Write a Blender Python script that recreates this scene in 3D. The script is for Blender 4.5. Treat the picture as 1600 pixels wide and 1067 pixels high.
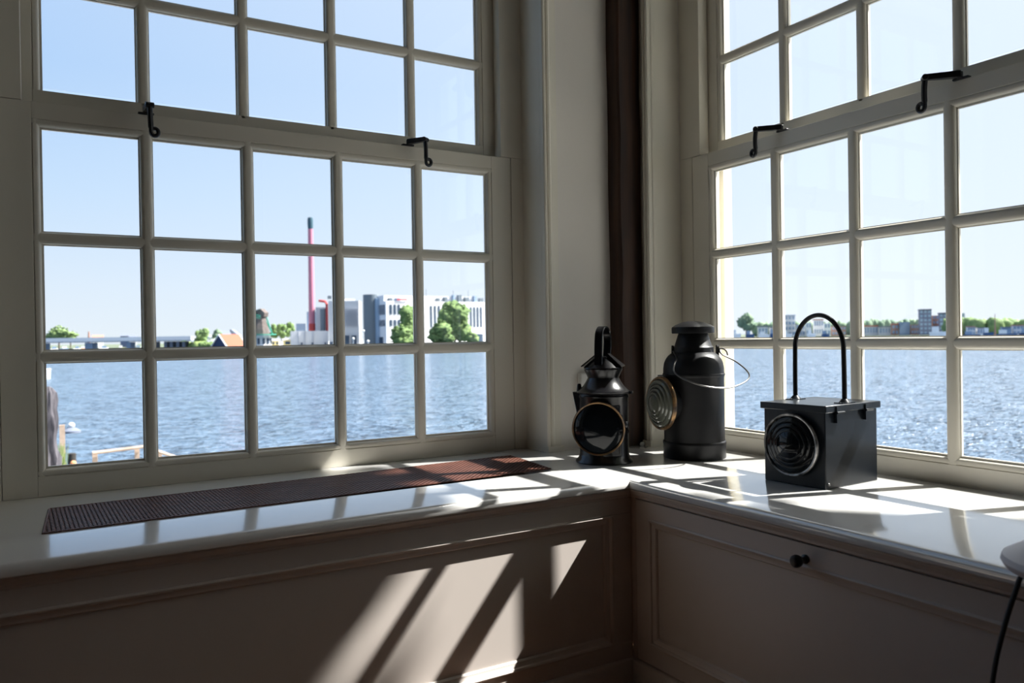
import bpy, bmesh, math, random
from mathutils import Vector, Matrix, noise
random.seed(7)
scn = bpy.context.scene
for o in list(bpy.data.objects): bpy.data.objects.remove(o)
C = scn.collection

# ------------------------------------------------------------------ camera
# metres; the sill top is z = -0.40, the floor z = -1.03, eye level z = 0.039
EYE = Vector((-0.257, -2.612, 0.039)); FPX = 1217.98
YAW, PITCH, ROLL = 0.5333, -0.0061, -0.0155
def cam_axes():
    F = Vector((math.sin(YAW)*math.cos(PITCH), math.cos(YAW)*math.cos(PITCH), math.sin(PITCH)))
    R = Vector((math.cos(YAW), -math.sin(YAW), 0)); U = R.cross(F)
    c, s = math.cos(ROLL), math.sin(ROLL)
    return c*R + s*U, -s*R + c*U, F
AR, AU, AF = cam_axes()
cam_d = bpy.data.cameras.new('camera'); cam = bpy.data.objects.new('camera', cam_d); C.objects.link(cam)
m = Matrix.Identity(4)
for i in range(3):
    m[i][0], m[i][1], m[i][2], m[i][3] = AR[i], AU[i], -AF[i], EYE[i]
cam.matrix_world = m
cam_d.sensor_width = 36; cam_d.lens = FPX/1600*36
cam_d.clip_start = 0.05; cam_d.clip_end = 9000
cam_d.dof.use_dof = True; cam_d.dof.focus_distance = 2.65; cam_d.dof.aperture_fstop = 4.0
scn.camera = cam

# ------------------------------------------------------------------ light
SUN = Vector((-1.0, 0.32, -1.215)).normalized()        # direction the sunlight travels
sd = bpy.data.lights.new('sun', 'SUN'); sd.energy = 17.0; sd.angle = 0.0093; sd.color = (1.0, 0.975, 0.935)
sun = bpy.data.objects.new('sun', sd); C.objects.link(sun)
sun.rotation_euler = SUN.to_track_quat('-Z', 'Y').to_euler(); sun.location = (6, -3, 8)

world = bpy.data.worlds.new('sky'); scn.world = world; world.use_nodes = True
wt = world.node_tree; wt.nodes.clear()
def wn(t, **k):
    n = wt.nodes.new(t)
    for a, b in k.items(): setattr(n, a, b)
    return n
out = wn('ShaderNodeOutputWorld'); bg = wn('ShaderNodeBackground'); tc = wn('ShaderNodeTexCoord')
nrm = wn('ShaderNodeVectorMath', operation='NORMALIZE'); sep = wn('ShaderNodeSeparateXYZ')
wt.links.new(tc.outputs['Generated'], nrm.inputs[0]); wt.links.new(nrm.outputs[0], sep.inputs[0])
ramp = wn('ShaderNodeValToRGB'); cr = ramp.color_ramp
stops = [(0.0, (.90, .98, 1.06)), (.06, (.82, .94, 1.08)), (.17, (.62, .82, 1.08)), (.30, (.41, .655, 1.03)), (.45, (.36, .59, .98)), (.75, (.25, .46, .90)), (1, (.17, .36, .80))]
cr.elements[0].position = 0; cr.elements[0].color = (*stops[0][1], 1)
cr.elements[1].position = 1; cr.elements[1].color = (*stops[-1][1], 1)
for p, c_ in stops[1:-1]:
    e = cr.elements.new(p); e.color = (*c_, 1)
wt.links.new(sep.outputs['Z'], ramp.inputs[0])
dt = wn('ShaderNodeVectorMath', operation='DOT_PRODUCT'); wt.links.new(nrm.outputs[0], dt.inputs[0])
dt.inputs[1].default_value = tuple(-SUN)
mr = wn('ShaderNodeMapRange'); mr.inputs['From Min'].default_value = -0.15; mr.inputs['From Max'].default_value = 0.95
mr.inputs['To Min'].default_value = 0; mr.inputs['To Max'].default_value = 1; mr.clamp = True
wt.links.new(dt.outputs['Value'], mr.inputs['Value'])
mx = wn('ShaderNodeMix', data_type='RGBA'); wt.links.new(mr.outputs[0], mx.inputs[0])
wt.links.new(ramp.outputs[0], mx.inputs[6]); mx.inputs[7].default_value = (1.04, 1.12, 1.22, 1)
mr2 = wn('ShaderNodeMapRange'); mr2.inputs['From Min'].default_value = 0.78; mr2.inputs['From Max'].default_value = 1.0; mr2.clamp = True
wt.links.new(dt.outputs['Value'], mr2.inputs['Value'])
mx2 = wn('ShaderNodeMix', data_type='RGBA'); wt.links.new(mr2.outputs[0], mx2.inputs[0]); wt.links.new(mx.outputs[2], mx2.inputs[6]); mx2.inputs[7].default_value = (3.6, 3.5, 3.3, 1)
wt.links.new(mx2.outputs[2], bg.inputs[0]); bg.inputs[1].default_value = 1.0
wt.links.new(bg.outputs[0], out.inputs[0])

scn.view_settings.view_transform = 'Standard'; scn.view_settings.look = 'None'
scn.view_settings.exposure = 0.0; scn.view_settings.gamma = 1.0
try: scn.view_settings.use_curve_mapping = False
except Exception: pass

# ------------------------------------------------------------------ materials
def mat(name, col, rough=.5, metal=0., spec=.5, noise_amt=0., nscale=8., bump=0., bscale=40., coat=0., col2=None, stretch=None, coords='Object', bdist=.002, detail=4):
    m = bpy.data.materials.new(name); m.use_nodes = True; nt = m.node_tree; b = nt.nodes['Principled BSDF']
    b.inputs['Base Color'].default_value = (*col, 1); b.inputs['Roughness'].default_value = rough
    b.inputs['Metallic'].default_value = metal; b.inputs['Specular IOR Level'].default_value = spec
    if coat: b.inputs['Coat Weight'].default_value = coat; b.inputs['Coat Roughness'].default_value = .08
    tcn = nt.nodes.new('ShaderNodeTexCoord'); mp = nt.nodes.new('ShaderNodeMapping')
    nt.links.new(tcn.outputs[coords], mp.inputs[0])
    if stretch: mp.inputs['Scale'].default_value = stretch
    if noise_amt or col2:
        n = nt.nodes.new('ShaderNodeTexNoise'); n.inputs['Scale'].default_value = nscale; n.inputs['Detail'].default_value = detail
        nt.links.new(mp.outputs[0], n.inputs['Vector'])
        r = nt.nodes.new('ShaderNodeValToRGB')
        c2 = col2 if col2 else tuple(x*(1-noise_amt) for x in col)
        r.color_ramp.elements[0].position = .35; r.color_ramp.elements[0].color = (*c2, 1)
        r.color_ramp.elements[1].position = .65; r.color_ramp.elements[1].color = (*col, 1)
        nt.links.new(n.outputs['Fac'], r.inputs[0]); nt.links.new(r.outputs[0], b.inputs['Base Color'])
    if bump:
        n2 = nt.nodes.new('ShaderNodeTexNoise'); n2.inputs['Scale'].default_value = bscale; n2.inputs['Detail'].default_value = 3
        nt.links.new(mp.outputs[0], n2.inputs['Vector'])
        bp = nt.nodes.new('ShaderNodeBump'); bp.inputs['Strength'].default_value = bump; bp.inputs['Distance'].default_value = bdist
        nt.links.new(n2.outputs['Fac'], bp.inputs['Height']); nt.links.new(bp.outputs[0], b.inputs['Normal'])
    return m
def glass_mat(name, tint, rough=0.0):
    m = bpy.data.materials.new(name); m.use_nodes = True; nt = m.node_tree; nt.nodes.clear()
    o = nt.nodes.new('ShaderNodeOutputMaterial'); mi = nt.nodes.new('ShaderNodeMixShader')
    t = nt.nodes.new('ShaderNodeBsdfTransparent'); g = nt.nodes.new('ShaderNodeBsdfGlossy'); lw = nt.nodes.new('ShaderNodeLayerWeight')
    p = nt.nodes.new('ShaderNodeMath'); p.operation = 'POWER'; p.inputs[1].default_value = 5
    q = nt.nodes.new('ShaderNodeMath'); q.operation = 'MULTIPLY_ADD'; q.inputs[1].default_value = .96; q.inputs[2].default_value = .035
    lw.inputs['Blend'].default_value = .5
    t.inputs[0].default_value = (*tint, 1); g.inputs['Roughness'].default_value = rough
    nt.links.new(lw.outputs['Facing'], p.inputs[0]); nt.links.new(p.outputs[0], q.inputs[0]); nt.links.new(q.outputs[0], mi.inputs[0])
    nt.links.new(t.outputs[0], mi.inputs[1]); nt.links.new(g.outputs[0], mi.inputs[2])
    nt.links.new(mi.outputs[0], o.inputs[0]); return m
M = {}
M['paint'] = mat('cream_paint', (.74, .70, .60), .38, bump=.15, bscale=30, bdist=.001)
M['sill'] = mat('sill_paint', (.66, .65, .63), .13, spec=.9, coat=.8, bump=.06, bscale=14, bdist=.0012)
M['cabinet'] = mat('taupe_paint', (.68, .605, .55), .42, bump=.12, bscale=25, bdist=.001)
M['wall'] = mat('wall_plaster', (.76, .72, .66), .75, bump=.35, bscale=9, bdist=.003)
M['beam'] = mat('dark_oak', (.052, .020, .008), .6, col2=(.020, .007, .003), nscale=6, stretch=(6, 6, .5), bump=.4, bscale=8)
M['floorwood'] = mat('floor_boards', (.27, .125, .055), .45, col2=(.20, .09, .04), nscale=5, stretch=(1, 8, 1))
M['ceil'] = mat('ceiling_boards', (.30, .23, .17), .7, noise_amt=.3)
M['darkwall'] = mat('far_wall_paint', (.08, .055, .04), .8, noise_amt=.2)
M['black'] = mat('black_gloss_paint', (.006, .006, .007), .24, spec=.4, noise_amt=.3, nscale=12, bump=.12, bscale=30, bdist=.001)
M['satin'] = mat('black_satin_paint', (.006, .006, .007), .42, spec=.25, col2=(.010, .010, .011), nscale=9, bump=.35, bscale=60, bdist=.0008)
M['boxpaint'] = mat('black_box_paint', (.005, .007, .010), .30, spec=.35, col2=(.012, .015, .019), nscale=5, stretch=(1, 1, .3), bump=.2, bscale=18, bdist=.0015)
M['iron'] = mat('black_iron', (.02, .02, .022), .35, metal=.2, bump=.2)
M['wire'] = mat('dark_wire', (.16, .155, .15), .30, metal=.8)
M['brass'] = mat('worn_brass', (.30, .17, .07), .42, metal=.7, col2=(.06, .045, .035), nscale=30)
M['steel'] = mat('worn_steel', (.36, .35, .34), .4, metal=.8, col2=(.05, .05, .05), nscale=45)
M['lens'] = mat('dark_lens_glass', (.003, .004, .005), .08, spec=.26)
M['lensclear'] = bpy.data.materials.new('ribbed_lens_glass'); M['lensclear'].use_nodes = True
_b = M['lensclear'].node_tree.nodes['Principled BSDF']; _b.inputs['Base Color'].default_value = (.16, .17, .14, 1)
_b.inputs['Roughness'].default_value = .06; _b.inputs['Transmission Weight'].default_value = .35; _b.inputs['Specular IOR Level'].default_value = .8; _b.inputs['IOR'].default_value = 1.5
M['reflector'] = mat('lens_backing', (.05, .05, .045), .4, metal=.6, noise_amt=.5, nscale=20)
M['grille'] = mat('rust_brown_mesh', (.17, .068, .046), .5, metal=.0, noise_amt=.25, nscale=20)
M['glass'] = glass_mat('window_glass', (.985, .992, .99))
M['plastic'] = mat('white_plastic', (.78, .77, .73), .35)
M['shade'] = mat('white_lampshade', (.78, .76, .80), .6)
M['cord'] = mat('dark_cord', (.035, .033, .036), .55, bump=.3, bscale=200)
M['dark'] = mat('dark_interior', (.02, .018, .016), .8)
M['extpaint'] = mat('white_outdoor_paint', (.80, .80, .78), .5)

# ------------------------------------------------------------------ mesh helpers
class MB:
    def __init__(s, f=None): s.bm = bmesh.new(); s.f = f
    def v(s, p):
        return s.bm.verts.new(s.f(*p) if s.f else p)
    def hull8(s, P):
        vs = [s.v(p) for p in P]
        for q in ((0,1,2,3), (4,7,6,5), (0,4,5,1), (1,5,6,2), (2,6,7,3), (3,7,4,0)): s.bm.faces.new([vs[i] for i in q])
    def box(s, a, b):
        x0, y0, z0 = a; x1, y1, z1 = b
        s.hull8([(x0,y0,z0), (x1,y0,z0), (x1,y1,z0), (x0,y1,z0), (x0,y0,z1), (x1,y0,z1), (x1,y1,z1), (x0,y1,z1)]); return s
    def obox(s, c, ax, ay, az, hx, hy, hz):
        c, ax, ay, az = Vector(c), Vector(ax), Vector(ay), Vector(az)
        P = []
        for k in (-1, 1):
            for i, j in ((-1,-1), (1,-1), (1,1), (-1,1)): P.append(tuple(c + ax*hx*i + ay*hy*j + az*hz*k))
        s.hull8(P); return s
    def prism(s, A, B):
        """closed polygon A (list of 3d points) swept to B."""
        a = [s.v(p) for p in A]; b = [s.v(p) for p in B]; n = len(a)
        s.bm.faces.new(a); s.bm.faces.new(b[::-1])
        for i in range(n): s.bm.faces.new((a[i], b[i], b[(i+1) % n], a[(i+1) % n]))
        return s
    def lathe(s, prof, c=(0,0,0), axis=(0,0,1), n=40, cap=True):
        """prof: (radius, height along axis)."""
        ax = Vector(axis).normalized(); t = Vector((0,0,1)) if abs(ax.z) < .9 else Vector((1,0,0))
        e1 = ax.cross(t).normalized(); e2 = ax.cross(e1); c = Vector(c); rings = []
        for r, h in prof:
            if r < 1e-6: rings.append([s.v(tuple(c + ax*h))]); continue
            rings.append([s.v(tuple(c + ax*h + (e1*math.cos(2*math.pi*i/n) + e2*math.sin(2*math.pi*i/n))*r)) for i in range(n)])
        for A, B in zip(rings, rings[1:]):
            for i in range(n):
                j = (i+1) % n
                if len(A) == 1 and len(B) == 1: continue
                if len(A) == 1: s.bm.faces.new((A[0], B[i], B[j]))
                elif len(B) == 1: s.bm.faces.new((A[i], B[0], A[j]))
                else: s.bm.faces.new((A[i], B[i], B[j], A[j]))
        if cap:
            for R_ in (rings[0], rings[-1]):
                if len(R_) > 2: s.bm.faces.new(R_)
        return s
    def tube(s, pts, r, n=10, closed=False):
        pts = [Vector(p) for p in pts]; rings = []; N = len(pts); e = None
        for i, p in enumerate(pts):
            t = ((pts[(i+1) % N] if (closed or i < N-1) else p) - (pts[i-1] if (closed or i > 0) else p)).normalized()
            if e is None:
                q = Vector((0,0,1)) if abs(t.z) < .9 else Vector((1,0,0)); e = t.cross(q).normalized()
            else: e = (e - t*e.dot(t)).normalized()
            f = t.cross(e); rr = r[i] if isinstance(r, (list, tuple)) else r
            rings.append([s.v(tuple(p + (e*math.cos(2*math.pi*k/n) + f*math.sin(2*math.pi*k/n))*rr)) for k in range(n)])
        for a in range(N if closed else N-1):
            A, B = rings[a], rings[(a+1) % N]
            for i in range(n): s.bm.faces.new((A[i], B[i], B[(i+1) % n], A[(i+1) % n]))
        if not closed: s.bm.faces.new(rings[0]); s.bm.faces.new(rings[-1])
        return s
    def blob(s, c, rx, ry, rz, amp=.18, fr=1.4, sub=3, seed=0):
        r = bmesh.ops.create_icosphere(s.bm, subdivisions=sub, radius=1.0)
        c = Vector(c)
        for v in r['verts']:
            d = 1 + amp*2*noise.noise(v.co*fr*1.5 + Vector((seed*7.3, seed*3.1, 0))) + amp*noise.noise(v.co*fr*4 + Vector((0, seed*5.7, 1)))
            v.co = c + Vector((v.co.x*rx, v.co.y*ry, v.co.z*rz))*d
        return s
    def build(s, name, m, parent=None, smooth=35, bevel=0, flat=False, **tags):
        bmesh.ops.recalc_face_normals(s.bm, faces=s.bm.faces)
        me = bpy.data.meshes.new(name); s.bm.to_mesh(me); s.bm.free()
        me.materials.append(m)
        o = bpy.data.objects.new(name, me); C.objects.link(o)
        if not flat:
            me.shade_smooth(); me.set_sharp_from_angle(angle=math.radians(smooth))
        if bevel:
            b = o.modifiers.new('bevel', 'BEVEL'); b.width = bevel; b.segments = 2; b.limit_method = 'ANGLE'; b.angle_limit = math.radians(40)
        if parent:
            o.parent = parent; o.matrix_parent_inverse = PW(parent).inverted()
        for k, v_ in tags.items(): o[k] = v_
        return o
def PW(o):
    w = Matrix.Translation(o.location) @ o.rotation_euler.to_matrix().to_4x4()
    return (PW(o.parent) @ o.matrix_parent_inverse @ w) if o.parent else w
def tag(o, label=None, cat=None, group=None, kind=None):
    if label: o['label'] = label
    if cat: o['category'] = cat
    if group: o['group'] = group
    if kind: o['kind'] = kind
    return o
def empty(name, loc, label=None, cat=None, group=None, kind=None):
    o = bpy.data.objects.new(name, None); C.objects.link(o); o.location = loc; o.empty_display_size = .05
    return tag(o, label, cat, group, kind)
def smoothpts(P, k=4):
    P = [Vector(p) for p in P]; out_ = []
    for i in range(len(P)-1):
        a, b, c, d = P[max(i-1, 0)], P[i], P[i+1], P[min(i+2, len(P)-1)]
        for j in range(k):
            t = j/k
            out_.append(.5*((2*b) + (-a+c)*t + (2*a-5*b+4*c-d)*t*t + (-a+3*b-3*c+d)*t**3))
    out_.append(P[-1]); return out_

# ------------------------------------------------------------------ room shell
ZF, ZS, ZC = -1.03, -0.40, 2.05
XR, YL = 1.785, -0.13            # inner faces of right and left (window) walls
MB().box((-4.2, -6.2, ZF-.1), (2.1, .14, ZF)).build('floor', M['floorwood'], kind='structure')
MB().box((-4.2, -6.2, ZC), (2.1, .14, ZC+.1)).build('ceiling', M['ceil'], kind='structure')
MB().box((-4.3, -6.2, ZF), (-4.2, .14, ZC)).build('wall_far_left', M['darkwall'], kind='structure')
MB().box((-4.3, -6.3, ZF), (2.1, -6.2, ZC)).build('wall_back', M['darkwall'], kind='structure')
w = MB()
w.box((-4.2, YL, ZS), (-.455, .14, ZC)); w.box((1.36, YL, ZS), (XR+.001, .14, ZC)); w.box((-.455, YL, 1.80), (1.36, .14, ZC))
w.box((-4.2, .06, ZF), (2.07, .14, ZS-.05)); w.build('wall_left', M['wall'], kind='structure')
w = MB()
w.box((XR, -.245, ZS), (2.07, .14, ZC)); w.box((XR, -6.2, ZS), (2.07, -2.125, ZC)); w.box((XR, -2.125, 1.80), (2.07, -.245, ZC))
w.box((1.99, -6.2, ZF), (2.07, .06, ZS-.05)); w.build('wall_right', M['wall'], kind='structure')

# ------------------------------------------------------------------ windows
BAR = [(.0055, 0), (.011, .0012), (.015, .0045), (.0172, .009), (.0176, .0125), (.0206, .0135), (.0206, .021), (.0060, .045)]
BARP = BAR + [(-a, b) for a, b in BAR[::-1]]
EDG = [(0, .012), (0, .0035), (.0022, .0035), (.003, .0008), (.011, 0), (.016, .0025), (.0195, .008), (.0202, .0125), (.0262, .0135), (.0262, .021), (.012, .045), (0, .045)]
def build_window(name, f, cols, zl, zu, depth2=.05, ext=.018, near=.043):
    """local frame: s along the wall, d outwards, z up. cols = [edge, bars..., edge]; zl = lower rows, zu = upper rows."""
    root = empty(name, f(cols[0]-.13, 0, -.4), kind='structure')
    s0, s1 = cols[0], cols[-1]
    def sash(nm, cols, rows, d0, zb, zt, sl, sr):
        b = MB(f)
        S0, S1, Z0, Z1 = cols[0], cols[-1], rows[-1], rows[0]
        b.box((sl, d0, zb), (S0, d0+.045, zt)); b.box((S1, d0, zb), (sr, d0+.045, zt))
        b.box((S0, d0, zb), (S1, d0+.045, Z0+(.008 if d0 else 0))); b.box((S0, d0, Z1), (S1, d0+.045, zt))
        o = b.build(nm, M['paint'], root, bevel=.0012)
        g = MB(f)
        for c in cols[1:-1]: g.prism([(c+a, d0+d, Z0) for a, d in BARP], [(c+a, d0+d, Z1) for a, d in BARP])
        for c in rows[1:-1]: g.prism([(S0, d0+d+.0004, c+a) for a, d in BARP], [(S1, d0+d+.0004, c+a) for a, d in BARP])
        gb = g.build('glazing_bars', M['paint'], o, smooth=40)
        e = MB(f)
        e.prism([(S0+a, d0+d, Z0) for a, d in EDG], [(S0+a, d0+d, Z1) for a, d in EDG])
        e.prism([(S1-a, d0+d, Z0) for a, d in EDG], [(S1-a, d0+d, Z1) for a, d in EDG])
        if not d0: e.prism([(S0, d0+d, Z0+a) for a, d in EDG], [(S1, d0+d, Z0+a) for a, d in EDG])
        e.prism([(S0, d0+d, Z1-a) for a, d in EDG], [(S1, d0+d, Z1-a) for a, d in EDG])
        e.build('edge_moulding', M['paint'], o, smooth=40)
        p = MB(f)
        cc = [S0+.006]+list(cols[1:-1])+[S1-.006]; rr = [Z0+.006]+sorted(rows[1:-1])+[Z1-.006]
        for i in range(len(cc)-1):
            for j in range(len(rr)-1):
                p.box((cc[i]+.015, d0+.020, rr[j]+.015), (cc[i+1]-.015, d0+.023, rr[j+1]-.015))
        p.build('glass_panes', M['glass'], o, flat=True)
        return o
    sash('lower_sash', cols, zl, 0.0, ZS, .733, s0-.085, s1+.085)
    cu = [s0+.004]+list(cols[1:-1])+[s1-.006]
    sash('upper_sash', cu, zu, depth2, .738, 1.80, s0-.055, s1+.055)
    fr = MB(f)
    for a, b_ in ((s0-.155, s0-.087), (s1+.087, s1+.155)): fr.box((a, 0, ZS), (b_, .05, .735))
    fr.box((s0-.155, 0, .735), (s0-near, .048, 1.80)); fr.box((s1+.043, 0, .735), (s1+.155, .048, 1.80))
    fr.box((s0-.155, .05, ZS), (s0-.087, .14, .735)); fr.box((s1+.087, .05, ZS), (s1+.155, .14, .735))
    fr.box((s0-.155, .05, .735), (s0-.058, .14, 1.80)); fr.box((s1+.058, .05, .735), (s1+.155, .14, 1.80))
    for a, b_ in ((s0-.155, s0-.018), (s1+ext, s1+.155)): fr.box((a, .098, ZS), (b_, .145, 1.80))
    fr.box((s0-.155, 0, 1.80), (s1+.155, .14, 1.88)); 
    fr.build('frame', M['paint'], root, bevel=.002)
    ex = MB(f); ex.box((s0-.2, .05, ZS-.10), (s1+.2, .22, ZS-.002)); ex.build('outer_sill', M['extpaint'], root)
    return root
fL = lambda s, d, z: (s, d, z)
fR = lambda s, d, z: (1.9265+d, -s, z)
ZL = [.684, .344, .002, -.3416]; ZU = [1.738, 1.417, 1.095, .7735]
win1 = build_window('window_1', fL, [-.298, 0, .3, .6, .9, 1.205], ZL, ZU, ext=.075, near=.022)
win2 = build_window('window_2', fR, [.416, .729, 1.038, 1.347, 1.656, 1.966], ZL, ZU)

# jamb linings and casings round the windows
def casing(name, f, sj, sgn, dface, zt):
    """moulded casing on the wall face; sj: edge at the reveal; sgn: direction away from the window."""
    P = [(0, 0), (0, -.020), (.004, -.024), (.009, -.025), (.013, -.021), (.015, -.017), (.018, -.0165), (.021, -.021), (.027, -.023), (.033, -.021), (.037, -.015), (.040, -.012), (.043, -.012), (.044, -.004), (.074, -.003), (.074, 0)]
    b = MB(f); b.prism([(sj+sgn*a, dface+d, ZS+.02) for a, d in P], [(sj+sgn*a, dface+d, zt) for a, d in P])
    c = b
    c.box((sj-sgn*.002, dface-.03, ZS), (sj+sgn*.046, dface, ZS+.022)) if sgn > 0 else c.box((sj-.046, dface-.03, ZS), (sj+.002, dface, ZS+.022))
    if sgn > 0: c.box((sj+.046, dface-.012, ZS), (sj+.082, dface, ZS+.018))
    else: c.box((sj-.082, dface-.012, ZS), (sj-.046, dface, ZS+.018))
    return c.build(name, M['paint'], smooth=30, kind='structure')
def lining(name, f, s_in, sgn, dface):
    b = MB(f); a, c = sorted((s_in, s_in+sgn*.016)); b.box((a, dface, ZS), (c, 0.0, 1.80))
    return b.build(name, M['paint'], kind='structure')
casing('trim_1', fL, 1.345, 1, YL, 1.80); lining('trim_2', fL, 1.345, 1, YL-.002)
casing('trim_3', fL, -.44, -1, YL, 1.80); lining('trim_4', fL, -.44, -1, YL-.002)
casing('trim_5', fR, .258, -1, XR-1.9265, 1.80); lining('trim_6', fR, .258, -1, XR-1.9265-.002)
casing('trim_7', fR, 2.122, 1, XR-1.9265, 1.80); lining('trim_8', fR, 2.122, 1, XR-1.9265-.002)

# corner post
b = MB(); segs = 14
prev = None
for i in range(segs+1):
    z = ZS + (ZC-ZS)*i/segs
    dx = .0018*math.sin(i*1.9); x0 = 1.667+dx - .004*i/segs; y0 = -.198+.003*math.cos(i*2.3)
    ring = [b.v(p) for p in ((x0, -.131, z), (x0+.002, y0+.006, z), (x0+.010, y0, z), (XR-.012, y0-.002, z), (XR-.003, y0+.012, z), (XR-.003, -.131, z))]
    if prev:
        for k in range(6): b.bm.faces.new((prev[k], prev[(k+1) % 6], ring[(k+1) % 6], ring[k]))
    else: b.bm.faces.new(ring)
    prev = ring
b.bm.faces.new(prev)
tag(b.build('corner_post', M['beam'], smooth=25), 'dark brown timber post standing in the corner between the two windows', 'post')

# ------------------------------------------------------------------ window catches
def latch(f, s, lab, arm):
    """black iron catch: plate on the meeting rail, arm reaching into the room, hanging hook with a curled end."""
    par = win1 if f is fL else win2
    root = empty('window_latch', f(s, 0, .735), lab); root.parent = par; root.matrix_parent_inverse = PW(par).inverted()
    p = MB(f); p.box((s-.022, -.005, .7335), (s+.022, .012, .739)); p.tube([(s, -.004, .736), (s, -.004, .754)], .0075, 12)
    p.build('mounting_plate', M['iron'], root, bevel=.001)
    ds, dd = arm; L = math.hypot(ds, dd); ux, uy = ds/L, dd/L; nx, ny = -uy, ux; e, d1 = s+ds, dd
    a = MB(f); q = lambda t, w_, z: (s+ux*L*t+nx*w_, -.003+uy*L*t+ny*w_, z)
    a.prism([q(0, -.010, .738), q(0, .010, .738), q(0, .010, .756), q(0, -.010, .756)], [q(1, -.007, .740), q(1, .007, .740), q(1, .007, .756), q(1, -.007, .756)])
    a.tube([q(1, -.012, .747), q(1, .012, .747)], .0085, 12)
    a.build('arm', M['iron'], root, bevel=.001)
    sg = 1 if ds >= 0 else -1
    h = MB(f); pts = [(e, d1, .747), (e+.001*sg, d1-.003, .72), (e+.002*sg, d1-.002, .695), (e+.003*sg, d1+.001, .678)]
    for k in range(9):
        t = math.pi*(1.0+k/8*1.65); pts.append((e-sg*(.010+.010*math.cos(t))*-1+.003*sg, d1+.001, .668+.011*math.sin(t)))
    h.tube(smoothpts(pts, 3), [.0078 if i < 9 else .0062 for i in range(len(smoothpts(pts, 3)))], 8); h.build('hook', M['iron'], root)
    return root
latch(fL, .002, 'black catch over the second glazing bar of the left window', (.004, -.060))
latch(fL, .862, 'black catch near the right end of the left window', (.040, -.060))
latch(fR, .770, 'black catch near the corner end of the right window', (-.062, -.060))
latch(fR, 1.385, 'black catch at the third glazing bar of the right window', (-.066, -.060))

# ------------------------------------------------------------------ sills
XN, YN = 1.245, -.755             # nose lines
NOSE = [(.006, ZS-.030), (.002, ZS-.026), (0, ZS-.018), (0, ZS-.012), (.002, ZS-.006), (.006, ZS-.002), (.012, ZS)]
def sillprof(o0, o1): return [(o1, ZS), (o1, ZS-.03)] if o0 else None
s = MB()
XE = -3.9
def lp(o, z, x=None): return (XN+o if x is None else x, YN+o, z)
front = NOSE + [(.26, ZS), (.26, ZS-.03)]
s.prism([lp(o, z, XE) for o, z in front], [lp(o, z) for o, z in front])
# strip holding the slot: y -.495..-.165
def strip(o0, o1, x0, x1=None):
    pr = [(o0, ZS), (o1, ZS), (o1, ZS-.03), (o0, ZS-.03)]
    s.prism([lp(o, z, x0) for o, z in pr], [lp(o, z, x1) for o, z in pr])
strip(.26, .545, XE, -.262); strip(.26, .545, 1.135); strip(.545, .62, XE)
pr = [(.62, ZS), (.755, ZS), (.755, ZS-.03), (.62, ZS-.03)]
s.prism([(XE, YN+o, z) for o, z in pr], [(1.9265, YN+o, z) for o, z in pr])
sill_l = s.build('windowsill', M['sill'], smooth=50)
tag(sill_l, 'glossy white windowsill under the left window, holding the brown mesh grille', 'windowsill')
s = MB()
YE = -6.1
pr = NOSE + [(.60, ZS), (.60, ZS-.03)]
s.prism([(XN+o, YN+o, z) for o, z in pr], [(XN+o, YE, z) for o, z in pr])
s.prism([(XN+.60, YN+.60, ZS), (1.9265, YN+.62, ZS), (1.9265, YN+.62, ZS-.03), (XN+.60, YN+.60, ZS-.03)], [(XN+.60, YE, ZS), (1.9265, YE, ZS), (1.9265, YE, ZS-.03), (XN+.60, YE, ZS-.03)])
sill_r = s.build('windowsill', M['sill'], smooth=50)
tag(sill_r, 'glossy white windowsill under the right window, carrying the square black lantern', 'windowsill')

# ------------------------------------------------------------------ cupboards below
# profile of the fascia directly under the nose: (offset into the cupboard, z)
PX, PY = 1.275, -.725             # front planes
FAS = [(.0, ZS-.030), (-.018, ZS-.030), (-.018, ZS-.036), (-.013, ZS-.040), (-.010, ZS-.047), (-.004, ZS-.050), (-.004, ZS-.056), (0, ZS-.060), (.02, ZS-.060), (.02, ZS-.030)]
cl = empty('panelled_cupboard', (0, PY, ZF), 'taupe panelled cupboard front below the left windowsill', 'cupboard')
k = MB(); k.prism([(XE, PY+o, z) for o, z in FAS], [(PX+o, PY+o, z) for o, z in FAS]); k.build('cornice_moulding', M['cabinet'], cl, smooth=30)
k = MB()
ZT, ZB = ZS-.108, -.905; XA, XB_ = -1.55, 1.200
k.box((XE, PY, ZT), (PX, PY+.02, ZS-.060)); k.box((XE, PY, -.955), (PX, PY+.02, ZB)); k.box((XB_, PY, ZB), (PX, PY+.02, ZT)); k.box((XE, PY, ZB), (XA, PY+.02, ZT))
k.build('face_frame', M['cabinet'], cl, bevel=.0015)
MB().box((XA-.01, PY+.010, ZB-.01), (XB_+.01, PY+.018, ZT+.01)).build('panel', M['cabinet'], cl)
PM = [(0, .006), (0, -.004), (.004, -.006), (.009, -.004), (.011, .0005), (.018, .003), (.024, .0035), (.028, .008), (.028, .010)]
def panel_moulding(f, a, b_, z0, z1, parent, dd=0):
    k = MB(f)
    # mitred lengths: each runs the full span, shortened by its own offset
    k.prism([(a+o, dd+d, z0+o) for o, d in PM], [(a+o, dd+d, z1-o) for o, d in PM])
    k.prism([(b_-o, dd+d, z0+o) for o, d in PM], [(b_-o, dd+d, z1-o) for o, d in PM])
    k.prism([(a+o, dd+d, z0+o) for o, d in PM], [(b_-o, dd+d, z0+o) for o, d in PM])
    k.prism([(a+o, dd+d, z1-o) for o, d in PM], [(b_-o, dd+d, z1-o) for o, d in PM])
    return k.build('panel_moulding', M['cabinet'], parent, smooth=30)
gL = lambda s_, d, z: (s_, PY+d, z)
gR = lambda s_, d, z: (PX+d, -s_, z)
panel_moulding(gL, XA, XB_, ZB, ZT, cl)
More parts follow.
